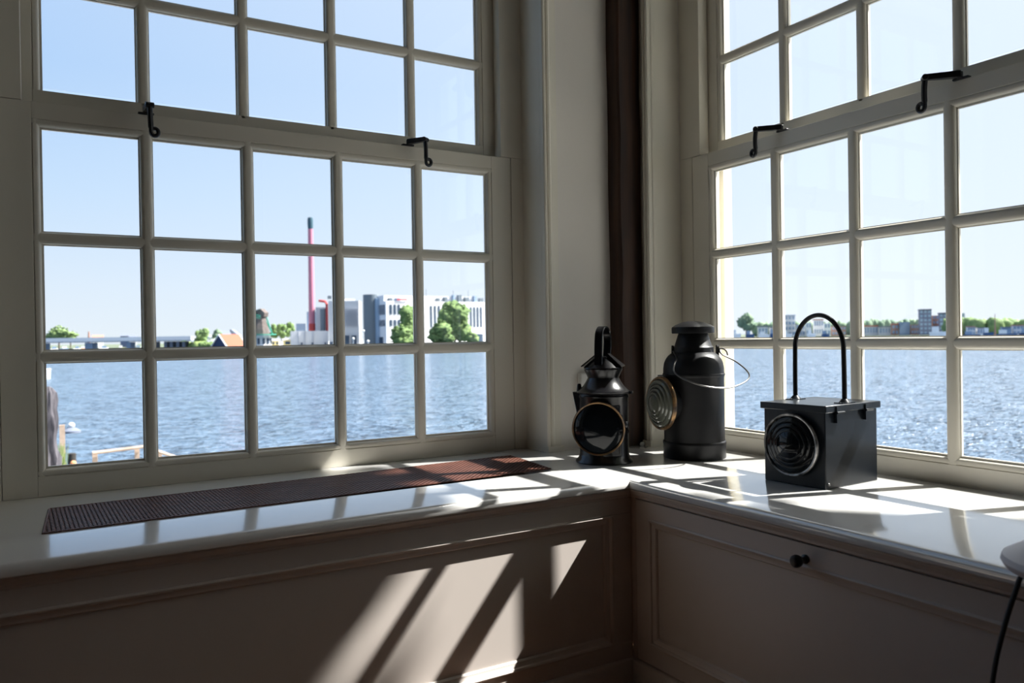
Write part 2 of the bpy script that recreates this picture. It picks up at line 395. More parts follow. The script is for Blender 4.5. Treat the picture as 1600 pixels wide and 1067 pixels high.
BB = [(0, -.955), (-.004, -.955), (-.010, -.958), (-.014, -.966), (-.014, ZF), (.02, ZF), (.02, -.955)]
k = MB(); k.prism([(XE, PY+o, z) for o, z in BB], [(PX+o, PY+o, z) for o, z in BB]); k.build('baseboard_left', M['cabinet'], smooth=30, kind='structure')
k = MB(); k.prism([(PX+o, PY+o, z) for o, z in BB], [(PX+o, YE, z) for o, z in BB]); k.build('baseboard_right', M['cabinet'], smooth=30, kind='structure')

cr_ = empty('flap_cupboard', (PX, -1.3, ZF), 'taupe cupboard with a flap door below the right windowsill', 'cupboard')
k = MB(); k.prism([(PX+o, PY+o, z) for o, z in FAS], [(PX+o, YE, z) for o, z in FAS]); k.build('cornice_moulding', M['cabinet'], cr_, smooth=30)
DT, DB, DS0, DS1 = -.4635, -.951, .747, 2.35
k = MB(gR)
k.box((.725, 0, -.955), (DS0-.002, .02, -.46)); k.box((DS1+.002, 0, -.955), (-YE, .02, -.46)); k.box((DS0-.01, .03, -.96), (DS1+.01, .04, -.44))
k.build('carcass', M['cabinet'], cr_)
dr = empty('flap_door', (PX, -(DS0+DS1)/2, DB)); dr.parent = cr_; dr.matrix_parent_inverse = PW(cr_).inverted()
k = MB(gR); q0, q1, qz0, qz1 = DS0+.060, DS1-.060, -.893, -.513
k.box((DS0+.001, -.001, DB), (q0, .02, DT)); k.box((q1, -.001, DB), (DS1, .02, DT)); k.box((q0, -.001, DB), (q1, .02, qz0)); k.box((q0, -.001, qz1), (q1, .02, DT))
k.box((q0-.005, .010, qz0-.005), (q1+.005, .018, qz1+.005))
k.build('door_board', M['cabinet'], dr)
panel_moulding(gR, q0, q1, qz0, qz1, dr)
kb = MB(); kb.lathe([(0, .002), (.011, 0), (.011, -.003), (.006, -.006), (.0055, -.014), (.0075, -.018), (.0135, -.024), (.0155, -.031), (.0145, -.038), (.010, -.043), (0, -.045)], (PX-.001, -1.372, -.499), (1, 0, 0), 28)
ko = kb.build('knob', M['iron'], dr); ko['label'] = 'round black knob'
# dark void below the slotted sill
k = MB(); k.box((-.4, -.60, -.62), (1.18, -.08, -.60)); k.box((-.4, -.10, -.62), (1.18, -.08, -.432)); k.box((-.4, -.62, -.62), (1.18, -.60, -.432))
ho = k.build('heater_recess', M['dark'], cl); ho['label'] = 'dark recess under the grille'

# ------------------------------------------------------------------ brown mesh grille lying on the sill
def grille():
    cs = [Vector((-.283, -.513)), Vector((1.155, -.461)), Vector((1.192, -.135)), Vector((-.271, -.206))]
    b = MB(); L, W = .0190, .0180
    def inside(p):
        for i in range(4):
            a, c_ = cs[i], cs[(i+1) % 4]; e = c_-a
            if e.x*(p.y-a.y)-e.y*(p.x-a.x) < 0: return False
        return True
    ux = (cs[1]-cs[0]).normalized(); uy = Vector((-ux.y, ux.x))
    def clip(p, d):
        t0, t1 = -10, 10
        for i in range(4):
            a, c_ = cs[i], cs[(i+1) % 4]; e = c_-a; n = Vector((-e.y, e.x)); dn = d.dot(n); q = (a-p).dot(n)
            if abs(dn) < 1e-9:
                if q > 0: return None
            elif dn > 0: t0 = max(t0, q/dn)
            else: t1 = min(t1, q/dn)
        return (t0, t1) if t1-t0 > .004 else None
    zt = ZS+.0005
    for sg in (1, -1):
        d = (ux*L+uy*W*sg).normalized(); n = Vector((-d.y, d.x))
        for i in range(-60, 140):
            p = cs[0]+ux*(i*L)
            r = clip(p, d)
            if not r: continue
            a, c_ = p+d*r[0], p+d*r[1]; h = .0024
            b.hull8([(*(a-n*h), zt), (*(c_-n*h), zt), (*(c_+n*h), zt), (*(a+n*h), zt), (*(a-n*h*.8), zt+.0022), (*(c_-n*h*.8), zt+.0022), (*(c_+n*h*.8), zt+.0022), (*(a+n*h*.8), zt+.0022)])
    for i in range(4):
        a, c_ = cs[i], cs[(i+1) % 4]; e = (c_-a).normalized(); n = Vector((-e.y, e.x))
        b.hull8([(*a, zt), (*c_, zt), (*(c_+n*.003), zt), (*(a+n*.003), zt), (*a, zt+.003), (*c_, zt+.003), (*(c_+n*.003), zt+.003), (*(a+n*.003), zt+.003)])
    o = b.build('mesh_grille', M['grille'], flat=True)
    tag(o, 'long rust-brown expanded metal grille lying on the left windowsill', 'grille')
grille()

# ------------------------------------------------------------------ wall socket and plaster chip
wsk = empty('wall_socket', (1.54, YL, -.17), 'white wall socket low on the wall behind the smallest lantern', 'socket')
MB().box((1.500, YL-.022, -.235), (1.585, YL, -.105)).build('socket_box', M['plastic'], wsk, bevel=.006)
MB().lathe([(.019, 0), (.019, .003), (.016, .003), (.015, -.004), (0, -.004)], (1.542, YL-.0225, -.17), (0, -1, 0), 24).build('socket_outlet', M['plastic'], wsk)
b = MB(); b.blob((1.745, -.222, ZS+.008), .012, .008, .009, .3, 1.5, 2, 3)
tag(b.build('plaster_chip', M['plastic'], flat=True), 'small white chip of plaster at the foot of the dark post', 'chip')

# ------------------------------------------------------------------ lantern 1: hand lamp with strap handle
def lamp_ring(prof, c, axis, name, m, parent, n=56): return MB().lathe(prof, c, axis, n).build(name, m, parent)
c1 = Vector((1.395, -.435, ZS))
r1 = empty('hand_lantern', c1, 'small black railway hand lantern with an upright strap handle, nearest the corner post', 'lantern')
n1 = Vector((-.745, -.666, 0)).normalized(); s1 = Vector((-n1.y, n1.x, 0))     # lens direction / sideways (camera right is -s1)
s1 = Vector((.666, -.745, 0)).normalized()                                     # towards camera right
MB().lathe([(0, 0), (.099, 0), (.100, .004), (.098, .008), (.090, .015), (.0865, .026), (.0855, .028), (.0855, .222), (.088, .226), (.0885, .230), (.086, .233), (.086, .236), (.095, .241), (.096, .244), (.088, .247), (.072, .262), (.060, .280), (.053, .294), (.0515, .30), (0, .30)], c1, n=56).build('body', M['black'], r1)
MB().lathe([(.0515, .288), (.054, .292), (.058, .302), (.0665, .318), (.0675, .322), (.063, .322), (.056, .306), (.0505, .296)], c1, cap=False).build('collar', M['black'], r1)
MB().lathe([(0, .316), (.058, .316), (.0675, .325), (.068, .328), (.050, .344), (.026, .362), (.012, .366), (0, .366)], c1).build('chimney_cap', M['black'], r1)
# gable plates over the cap
g = MB()
for sg in (1, -1):
    a = s1*sg
    pts = [c1+a*.020+Vector((0, 0, .372)), c1+a*.070+Vector((0, 0, .330))]
    for q in (0,):
        g.prism([tuple(pts[0]+n1*.020), tuple(pts[1]+n1*.040), tuple(pts[1]-n1*.040), tuple(pts[0]-n1*.020)], [tuple(p+Vector((0, 0, .004))) for p in (pts[0]+n1*.020, pts[1]+n1*.040, pts[1]-n1*.040, pts[0]-n1*.020)])
g.build('cap_plates', M['black'], r1)
# strap handle (loop in the plane of n1 and z, leaning a little to the right)
h = MB(); path = []
off = s1*-.006
for p in [(.052, .322), (.050, .36), (.048, .40), (.044, .435), (.034, .455), (.014, .466), (-.008, .464), (-.026, .450), (-.034, .43), (-.034, .405), (-.028, .375), (-.022, .350)]:
    path.append(c1+off+n1*p[0]+s1*(.012*(.05-p[0])/.1*1.6)+Vector((0, 0, p[1])))
path = smoothpts(path, 4)
wv = (s1*.93+n1*.1).normalized()
for i in range(len(path)-1):
    pass
rings = []
for i, p in enumerate(path):
    t = (path[min(i+1, len(path)-1)]-path[max(i-1, 0)]).normalized(); nn = t.cross(wv).normalized()
    rings.append([h.v(tuple(p+wv*a*.0145+nn*b_)) for a, b_ in ((-1, -.0012), (-.8, .0016), (.8, .0016), (1, -.0012), (.9, -.004), (-.9, -.004))])
for A, B in zip(rings, rings[1:]):
    for i in range(6): h.bm.faces.new((A[i], B[i], B[(i+1) % 6], A[(i+1) % 6]))
h.bm.faces.new(rings[0]); h.bm.faces.new(rings[-1])
h.build('strap_handle', M['black'], r1)
lc = c1+Vector((0, 0, .125))
MB().lathe([(.070, .060), (.078, .075), (.083, .085), (.084, .095)], lc, n1, 56).build('lens_drum', M['black'], r1)
o = lamp_ring([(.084, .094), (.0885, .092), (.0905, .096), (.0905, .103), (.088, .107), (.085, .105), (.084, .100)], lc, n1, 'lens_rim', M['brass'], r1); o['label'] = 'worn brass rim'
o = lamp_ring([(.0845, .097), (.084, .101), (.070, .111), (.048, .119), (.024, .123), (0, .1245)], lc, n1, 'lens', M['lens'], r1); o['label'] = 'dark domed glass lens'
# side door, latch knob, hanging bracket with thumb piece
dcen = (n1*.55+s1*.83).normalized()
d = MB()
def onr(ang, r, z):   # point on body at angle from n1 toward s1
    return tuple(c1+(n1*math.cos(ang)+s1*math.sin(ang))*r+Vector((0, 0, z)))
def arcbox(mb, a0, a1, z0, z1, ra, rb, k=6):
    for i in range(k):
        p, q = a0+(a1-a0)*i/k, a0+(a1-a0)*(i+1)/k
        mb.hull8([onr(p, ra, z0), onr(q, ra, z0), onr(q, rb, z0), onr(p, rb, z0), onr(p, ra, z1), onr(q, ra, z1), onr(q, rb, z1), onr(p, rb, z1)])
arcbox(d, .15, .88, .194, .200, .084, .0885); arcbox(d, .82, .88, .030, .200, .084, .0885, 2); arcbox(d, .15, .88, .030, .036, .084, .0885)
arcbox(d, .15, .82, .036, .194, .084, .0868)
d.build('side_door', M['black'], r1)
d = MB(); d.obox(Vector(onr(.93, .090, .145)), (n1*math.cos(.93)+s1*math.sin(.93)), (-n1*math.sin(.93)+s1*math.cos(.93)), (0, 0, 1), .005, .004, .022)
d.lathe([(.0035, 0), (.0035, .010), (.010, .010), (.011, .013), (.011, .017), (.008, .019), (0, .019)], Vector(onr(1.08, .084, .135)), (n1*math.cos(1.08)+s1*math.sin(1.08)), 20)
d.tube([Vector(onr(1.08, .100, .128)), Vector(onr(1.10, .104, .112)), Vector(onr(1.14, .100, .106))], .002, 8)
d.build('door_latch', M['black'], r1)
w_ = MB(); L_ = -s1
w_.prism([tuple(c1+L_*.082+n1*y+Vector((0, 0, z))) for y, z in ((-.02, .14), (.02, .14), (.02, .24), (-.02, .24))],
         [tuple(c1+L_*(.088 if z < .2 else .107)+n1*y+Vector((0, 0, z))) for y, z in ((-.014, .14), (.014, .14), (.014, .242), (-.014, .242))])
w_.build('hanging_bracket', M['black'], r1)
w_ = MB(); w_.lathe([(.010, 0), (.009, .012), (.007, .026), (.0055, .030), (0, .031)], c1+L_*.086+Vector((0, 0, .240)), (0, 0, 1), 16); w_.build('thumb_piece', M['black'], r1)
cr1 = MB(); arcbox(cr1, 1.35, 1.75, .238, .246, .084, .102, 4); cr1.build('rim_tab', M['black'], r1)

# ------------------------------------------------------------------ lantern 2: churn-shaped lamp with bail
c2 = Vector((1.717, -.541, ZS))
r2 = empty('churn_lantern', c2, 'tall black churn-shaped signal lantern with a wire bail and clear ribbed lens', 'lantern')
MB().lathe([(0, 0), (.1085, 0), (.1095, .003), (.1095, .046), (.1105, .050), (.1105, .056), (.109, .059), (.106, .061), (.106, .285), (.1075, .289), (.109, .293), (.109, .297), (.1065, .300), (.1060, .318), (.103, .336), (.097, .350), (.088, .362), (.078, .370), (.071, .374), (.071, .391), (.0685, .394), (.0655, .397), (.050, .445), (0, .445)], c2, n=64).build('body', M['satin'], r2)
MB().lathe([(0, .442), (.048, .442), (.070, .441), (.0735, .441), (.0745, .444), (.0745, .460), (.073, .464), (.060, .472), (.040, .480), (.020, .484), (0, .485)], c2, n=56).build('cap', M['satin'], r2)
n2 = Vector((-.983, .184, 0)).normalized(); l2 = c2+Vector((0, 0, .197))
MB().lathe([(.062, .080), (.068, .110), (.078, .122), (.084, .128), (.085, .133)], l2, n2, 56).build('lens_drum', M['satin'], r2)
o = lamp_ring([(.086, .126), (.093, .127), (.0945, .131), (.0945, .137), (.092, .141), (.087, .141), (.086, .136)], l2, n2, 'lens_rim', M['brass'], r2); o['label'] = 'copper-brown rim with black paint worn off'
pr = [(.087, .138)]
for i, (ra, rb) in enumerate(((.084, .071), (.069, .058), (.056, .045), (.043, .033))):
    base = .140+.0062*i; pr += [(ra, base), (ra-.0025, base+.0062), ((ra+rb)/2, base+.0082), (rb+.0005, base+.0084), (rb, base+.0062)]
pr += [(.031, .164), (.026, .168), (.016, .171), (0, .172)]
o = lamp_ring(pr+[(0, .150), (.080, .134)], l2, n2, 'lens', M['lensclear'], r2, 64); o.data.set_sharp_from_angle(angle=.42); o['label'] = 'clear stepped glass lens'
lamp_ring([(0, .110), (.060, .114), (.084, .132), (.084, .130), (0, .106)], l2, n2, 'reflector', M['reflector'], r2)
t = MB(); t.box((1.590, -.535, -.1085), (1.640, -.495, -.1045)); t.box((1.612, -.530, -.150), (1.628, -.500, -.1045)); t.build('filler_tab', M['satin'], r2)
for px_, py_ in ((1.652, -.497), (1.799, -.586)):
    e = MB(); cc = Vector((px_, py_, -.018)); dr_ = (cc-c2); dr_.z = 0; dr_.normalize(); tn = Vector((-dr_.y, dr_.x, 0))
    e.obox(cc+Vector((0, 0, -.012))-dr_*.006, dr_, tn, (0, 0, 1), .0035, .009, .022)
    e.lathe([(.011, -.0035), (.011, .0035)], cc+Vector((0, 0, .006))-dr_*.006, dr_, 20)
    e.build('ear', M['satin'], r2)
bp_ = [(1.655, -.502, -.020), (1.640, -.530, -.030), (1.612, -.570, -.046), (1.585, -.588, -.064), (1.569, -.602, -.087), (1.569, -.637, -.108), (1.579, -.689, -.125), (1.608, -.718, -.136), (1.669, -.731, -.143), (1.728, -.731, -.139), (1.789, -.72, -.125), (1.829, -.698, -.109), (1.849, -.663, -.089), (1.843, -.624, -.062), (1.821, -.599, -.044), (1.804, -.589, -.032), (1.800, -.587, -.018), (1.806, -.596, -.015), (1.814, -.606, -.024), (1.817, -.610, -.039)]
o = MB().tube(smoothpts(bp_, 4), .0028, 10).build('bail_handle', M['wire'], r2)

# ------------------------------------------------------------------ lantern 3: square box lamp
th = .05; c3 = Vector((1.584, -1.193, ZS))
e1 = Vector((math.cos(th), math.sin(th), 0)); e2 = Vector((-math.sin(th), math.cos(th), 0)); ez = Vector((0, 0, 1))
r3 = empty('box_lantern', c3, 'square black box lantern with hinged lid, round front lens and tall arched rod handle', 'lantern')
f3 = lambda a, b_, z: tuple(c3+e1*a+e2*b_+ez*z)
LX, LY, HB = .248, .206, .226
MB(f3).box((0, 0, 0), (LX, LY, HB)).build('case', M['boxpaint'], r3, bevel=.0025)
k = MB(f3); k.hull8([(-.008, -.008, HB-.012), (LX+.008, -.008, HB-.012), (LX+.008, LY+.008, HB-.012), (-.008, LY+.008, HB-.012), (-.008, -.008, HB+.008), (LX+.008, -.008, HB+.008), (LX+.008, LY+.008, HB+.008), (-.008, LY+.008, HB+.008)])
k.build('lid', M['boxpaint'], r3, bevel=.002)
lc3 = Vector(f3(0, .103, .117))
MB().lathe([(.084, -.002), (.086, .012), (.086, .014)], lc3, -e1, 56).build('lens_drum', M['boxpaint'], r3)
o = lamp_ring([(.083, .010), (.089, .010), (.0905, .013), (.0905, .018), (.088, .021), (.084, .020), (.083, .015)], lc3, -e1, 'lens_rim', M['steel'], r3); o['label'] = 'bare metal rim'
pr = [(.084, .013)]
for i, (ra, rb) in enumerate(((.080, .066), (.063, .052), (.049, .038))):
    base = .017+.0035*i; pr += [(ra, base), (ra-.002, base+.0026), ((ra+rb)/2, base+.0038), (rb+.0008, base+.0040), (rb, base+.0035)]
pr += [(.035, .0285), (.030, .031), (.016, .034), (0, .035)]
o = lamp_ring(pr, lc3, -e1, 'lens', M['lens'], r3, 64); o.data.set_sharp_from_angle(angle=.5); o['label'] = 'dark stepped glass lens'
fa, fb = (.118, .018), (.130, .192)
hp = [f3(fa[0], fa[1], HB+.010), f3(fa[0], fa[1], HB+.08), f3(fa[0], fa[1]+.001, HB+.155)]
for i in range(1, 12):
    t_ = math.pi*i/12; cy_ = (fa[1]+fb[1])/2; hp.append(f3(fa[0]+(fb[0]-fa[0])*i/12, cy_-(fb[1]-fa[1])/2*math.cos(t_), HB+.155+.108*math.sin(t_)))
hp += [f3(fb[0], fb[1]-.001, HB+.155), f3(fb[0], fb[1], HB+.08), f3(fb[0], fb[1], HB+.010)]
MB().tube(smoothpts(hp, 4), .0068, 12).build('rod_handle', M['satin'], r3)
for q in (fa, fb):
    k = MB(f3); k.box((q[0]-.030, q[1]-.014, HB+.008), (q[0]+.030, q[1]+.014, HB+.0105))
    k.lathe([(.016, 0), (.013, .004), (.008, .010), (0, .010)], f3(q[0], q[1], HB+.010) if False else (q[0], q[1], HB+.010), (0, 0, 1), 20)
    for sx in (-.023, .023): k.lathe([(.0035, 0), (.0025, .0015), (0, .002)], (q[0]+sx, q[1], HB+.0105), (0, 0, 1), 10)
    k.build('handle_plate', M['boxpaint'], r3)
for a in (.052, .190):
    k = MB(f3); k.box((a-.016, -.0125, HB-.030), (a+.016, -.0085, HB+.004)); k.box((a-.012, -.010, HB-.042), (a+.012, -.001, HB-.016))
    k.tube([(a-.017, -.0135, HB-.013), (a+.017, -.0135, HB-.013)], .0035, 10)
    k.build('hinge', M['boxpaint'], r3)
k = MB(); k.lathe([(.0045, 0), (.0035, .002), (0, .003)], f3(.012, -.001, .014), -e2, 12); k.build('rivet', M['steel'], r3)

# ------------------------------------------------------------------ white lamp with cord at the end of the sill
lp0 = Vector((1.235, -1.975, ZS+.001))
rl = empty('lamp', lp0, 'round white lamp on the right end of the sill, its cord hanging down', 'lamp')
MB().lathe([(0, .006), (.05, .004), (.095, .012), (.118, .024), (.125, .036), (.122, .046), (.100, .060), (.06, .070), (0, .073)], lp0, n=56).build('lamp_shade', M['shade'], rl)
MB().lathe([(0, 0), (.045, 0), (.045, .006), (0, .006)], lp0+Vector((.05, 0, 0)), n=32).build('foot', M['cord'], rl)
cp = [(1.30, -1.93, ZS+.006), (1.262, -1.890, ZS+.006), (1.238, -1.872, ZS-.002), (1.225, -1.866, ZS-.03), (1.210, -1.855, ZS-.09), (1.197, -1.843, ZS-.17), (1.190, -1.836, ZS-.26), (1.188, -1.832, ZS-.40), (1.18, -1.84, ZS-.56), (1.15, -1.87, ZF+.012), (1.05, -2.0, ZF+.008), (.9, -2.3, ZF+.008)]
MB().tube(smoothpts(cp, 6), .0045, 10).build('cord', M['cord'], rl)
#OUTSIDE#
# ================================================================== outside
WZ = -4.56                                                   # water level
def ray(u, v): return AR*((u-800)/FPX) + AU*((533.5-v)/FPX) + AF
def W(u, D, v=None, z=None):
    """the place seen at photo column u, D metres from the room, at height z (or the height seen at row v)."""
    r = ray(u, 533); h = Vector((r.x, r.y, 0)).normalized()
    if v is not None:
        q = ray(u, v); z = EYE.z + D*q.z/math.hypot(q.x, q.y)
    return Vector((EYE.x+h.x*D, EYE.y+h.y*D, WZ if z is None else z))
def dirs(u):
    r = ray(u, 533); f = Vector((r.x, r.y, 0)).normalized(); return f, Vector((f.y, -f.x, 0))   # away, right
def omat(name, col, rough=.8, **k): M[name] = mat(name, col, rough, spec=.2, **k); return M[name]
omat('leaf_mid', (.20, .28, .10), col2=(.07, .13, .05), nscale=.9)
omat('leaf_pale', (.22, .30, .12), col2=(.12, .19, .08), nscale=.4)
omat('leaf_far', (.20, .27, .17), col2=(.12, .19, .13), nscale=.12)
omat('bark', (.12, .09, .06)); omat('shore_green', (.16, .19, .13), noise_amt=.4, nscale=.05); omat('grass', (.26, .34, .12), noise_amt=.4, nscale=.3)
omat('white_wall', (.74, .74, .76)); omat('grey_wall', (.42, .44, .50)); omat('pale_wall', (.62, .62, .64)); omat('dark_glazing', (.045, .07, .11), .25)
omat('silo', (.16, .19, .22), .4); omat('pink_stack', (.48, .19, .26)); omat('dark_stack', (.05, .10, .13)); omat('pipe_red', (.45, .07, .07))
omat('roof_red', (.46, .11, .07)); omat('navy', (.04, .06, .12)); omat('thatch', (.17, .14, .13), noise_amt=.3, nscale=.6); omat('mill_green', (.06, .30, .22))
omat('yellow_wall', (.72, .60, .30)); omat('roof_grey', (.16, .18, .23)); omat('brick', (.36, .20, .16)); omat('tower_brick', (.20, .21, .30)); omat('tower_glass', (.32, .42, .55), .3)
omat('hull_blue', (.05, .10, .20)); omat('boat_white', (.78, .79, .80)); omat('concrete', (.60, .60, .58)); omat('bluegrey', (.25, .33, .45))
omat('timber', (.55, .42, .33), noise_amt=.3, nscale=6); omat('terrace', (.62, .58, .52), noise_amt=.2, nscale=2); omat('canvas', (.13, .12, .135), col2=(.05, .047, .055), nscale=3, stretch=(6, 6, .6)); omat('terracotta', (.62, .28, .14)); omat('darkwood', (.05, .045, .04))
# water
wm = bpy.data.materials.new('river_water'); wm.use_nodes = True; nt = wm.node_tree; b = nt.nodes['Principled BSDF']
b.inputs['Base Color'].default_value = (.10, .16, .24, 1); b.inputs['Roughness'].default_value = .20; b.inputs['IOR'].default_value = 1.33
tcn = nt.nodes.new('ShaderNodeTexCoord'); mp = nt.nodes.new('ShaderNodeMapping'); mp.inputs['Rotation'].default_value = (0, 0, .45); mp.inputs['Scale'].default_value = (1, 2.0, 1)
nt.links.new(tcn.outputs['Object'], mp.inputs[0])
prev = None
for sc_, st, di in ((.12, 1, 2.6), (.42, 1, 1.8), (1.5, 1, .7)):
    n = nt.nodes.new('ShaderNodeTexNoise'); n.inputs['Scale'].default_value = sc_; n.inputs['Detail'].default_value = 3; n.inputs['Distortion'].default_value = .6
    nt.links.new(mp.outputs[0], n.inputs['Vector'])
    bp = nt.nodes.new('ShaderNodeBump'); bp.inputs['Strength'].default_value = st; bp.inputs['Distance'].default_value = di
    nt.links.new(n.outputs['Fac'], bp.inputs['Height'])
    if prev: nt.links.new(prev.outputs[0], bp.inputs['Normal'])
    prev = bp
nt.links.new(prev.outputs[0], b.inputs['Normal'])
MB().box((-900, -400, WZ-.5), (2600, 2600, WZ)).build('river', wm, flat=True, kind='structure')

def shore(us, m, name, top=.9, far=2300):
    b = MB(); near = [W(u, D) for u, D in us]; farp = [W(u, far) for u, D in us]
    for i in range(len(us)-1):
        P = [near[i], near[i+1], farp[i+1], farp[i]]
        b.hull8([(p.x, p.y, WZ-.3) for p in P]+[(p.x, p.y, WZ+top) for p in P])
    return b.build(name, m, flat=True, kind='structure')
shore([(-120, 760), (60, 700), (180, 640), (275, 600)], M['shore_green'], 'far_shore')
shore([(275, 600), (300, 560), (345, 520), (420, 470), (480, 450), (560, 438), (640, 425), (790, 395), (930, 560)], M['concrete'], 'factory_quay', top=1.0)
shore([(930, 900), (1120, 760), (1250, 700), (1440, 640), (1640, 560), (1720, 540)], M['shore_green'], 'far_shore', top=1.0)

def crown(b, c, f, r, w, h, n, sub=3):
    """irregular foliage mass of width w and height h around c."""
    for i in range(n):
        t = i/max(1, n-1); ang = random.uniform(0, 2*math.pi); k = random.uniform(.15, .62)
        z = (t-.5)*h*.62; wide = w*.5*(1-.55*max(0, t-.45))
        p = c + r*(math.cos(ang)*k*wide) + f*(math.sin(ang)*k*wide) + Vector((0, 0, z))
        rr = w*random.uniform(.20, .30)
        b.blob(p, rr, rr, rr*random.uniform(.75, 1.0)*min(1.2, h/w), .30, 2.2, sub, random.random()*50)
        for _ in range(14):
            d = Vector((random.gauss(0, 1), random.gauss(0, 1), random.gauss(0, 1))).normalized(); q = p+d*rr*random.uniform(.85, 1.15); q.z = max(q.z, c.z-h*.5); r3_ = rr*random.uniform(.14, .30); b.blob(q, r3_, r3_, r3_*.7, .3, 2, 1, random.random()*50)
def tree(u, vt, vb, wpx, D, label, m='leaf_mid', n=12, group=None, base=None, name='tree', cat='tree', sub=3, trunk=True):
    f, r = dirs(u); top = W(u, D, vt).z; bot = W(u, D, vb).z; w = wpx/FPX*D*1.02; h = top-bot
    base_z = WZ+.9 if base is None else base
    cb = (bot if not trunk else bot+h*.10)
    root = empty(name, W(u, D, z=base_z), label, cat, group)
    b = MB(); c = W(u, D, z=(top+cb)/2); crown(b, c, f, r, w, top-cb, n, sub)
    b.build('foliage', M[m], root, smooth=180)
    if trunk:
        t = MB(); p = W(u, D, z=base_z); q = W(u, D, z=cb+h*.35); t.tube([p, p.lerp(q, .5)+r*.1, q], [w*.035, w*.028, w*.02], 8); t.build('trunk', M['bark'], root)
    return root
def ubox(b, u0, u1, vt, vb, D, depth, yaw=0.0, zb=None):
    """box seen between columns u0..u1 and rows vt..vb; front at D, own depth."""
    um = (u0+u1)/2; f, r = dirs(um); c, s = math.cos(yaw), math.sin(yaw); r2_, f2_ = r*c+f*s, f*c-r*s
    z1 = W(um, D, vt).z; z0 = W(um, D, vb).z if zb is None else zb; hw = (u1-u0)/2/FPX*D*(math.hypot(1, (um-800)/FPX)**-1)*1.0
    hw = (W(u1, D)-W(u0, D)).length/2; c0 = W(um, D)+f2_*depth/2
    b.obox((c0.x, c0.y, (z0+z1)/2), r2_, f2_, (0, 0, 1), hw, depth/2, (z1-z0)/2); return b
GZ = WZ+.9

# ---- bridge on the left
br = empty('bridge', W(170, 560), 'long low white road bridge crossing the river at the left', 'bridge')
A_, B_ = W(40, 600), W(305, 545); d_ = (B_-A_); L_ = d_.length; d_.normalize(); nn_ = Vector((-d_.y, d_.x, 0)); mid = (A_+B_)/2
MB().obox((mid.x, mid.y, WZ+6.3), d_, nn_, (0, 0, 1), L_/2, 5.5, .5).build('deck', M['concrete'], br)
b = MB(); b.obox((mid.x-nn_.x*-5.8, mid.y-nn_.y*-5.8, WZ+7.0), d_, nn_, (0, 0, 1), L_/2, .25, 1.25); b.obox((mid.x+nn_.x*-5.8, mid.y+nn_.y*-5.8, WZ+7.0), d_, nn_, (0, 0, 1), L_/2, .25, 1.25)
b.build('parapet', M['white_wall'], br)
MB().obox((mid.x, mid.y, WZ+5.5), d_, nn_, (0, 0, 1), L_/2, 4.5, .3).build('girder', M['bluegrey'], br)
for u, w_px in ((66, 15), (143, 11), (205, 6), (245, 4), (262, 4), (271, 4), (281, 4), (290, 4)):
    t = (u-40)/265; p = A_.lerp(B_, t); hw = w_px/FPX*570/2
    b = MB(); b.obox((p.x, p.y, WZ+2.4), d_, nn_, (0, 0, 1), hw, 3, 2.6)
    b.build('pier', M['bluegrey'] if w_px > 5 else M['roof_grey'], br)
# ---- trees and houses behind the bridge
tree(92, 514, 530, 30, 660, 'wide round tree behind the bridge, the largest at far left', 'leaf_pale', 9)
tree(110, 519, 531, 22, 745, 'lower pale tree just right of the large round tree behind the bridge', 'leaf_pale', 7)
def house(u0, u1, vt, vr, vb, D, wall, roof, label, depth=9, yaw=0., group=None, wins=0):
    um = (u0+u1)/2; f, r = dirs(um); c, s = math.cos(yaw), math.sin(yaw); r2_, f2_ = r*c+f*s, f*c-r*s
    hw = (W(u1, D)-W(u0, D)).length/2; ze = W(um, D, vr).z; zt = W(um, D, vt).z; zb = min(W(um, D, vb).z, GZ)
    root = empty('house', W(um, D, z=GZ), label, 'house', group); c0 = W(um, D)+f2_*depth/2
    MB().obox((c0.x, c0.y, (zb+ze)/2), r2_, f2_, (0, 0, 1), hw, depth/2, (ze-zb)/2).build('wall', M[wall], root)
    g = MB(); o = Vector((c0.x, c0.y, 0)); hw2 = hw*1.06; dp = depth/2*1.1; Z = Vector((0, 0, 1))
    A1 = [o-r2_*hw2-f2_*dp+Z*ze, o-r2_*hw2+f2_*dp+Z*ze, o-r2_*hw2+Z*zt]; B1 = [p+r2_*hw2*2 for p in A1]
    g.prism([tuple(p) for p in A1], [tuple(p) for p in B1]); g.build('roof', M[roof], root, flat=True)
    for i in range(wins):
        k = -hw+2*hw*(i+.5)/wins; q = W(um, D)-f2_*.05+r2_*k
        MB().obox((q.x, q.y, zb+(ze-zb)*.6), r2_, f2_, Z, hw/wins*.5, .08, (ze-zb)*.2).build('window', M['dark_glazing'], root)
    return root
house(144, 162, 523, 527, 531, 720, 'white_wall', 'brick', 'low white house with a brown roof above the bridge, right of the trees')
house(188, 201, 521.5, 525, 531, 720, 'navy', 'roof_grey', 'dark house with a grey roof above the middle of the bridge')
house(201, 214, 523, 527, 531, 730, 'white_wall', 'roof_grey', 'white house with a grey roof right of the dark house above the bridge')
b = MB(); p = W(139, 700, z=GZ); b.tube([p, p+Vector((0, 0, W(139, 700, 518).z-GZ))], [1.2, .5], 8); tag(b.build('chimney', M['brick']), 'slim brick chimney rising above the bridge near its left third', 'chimney')
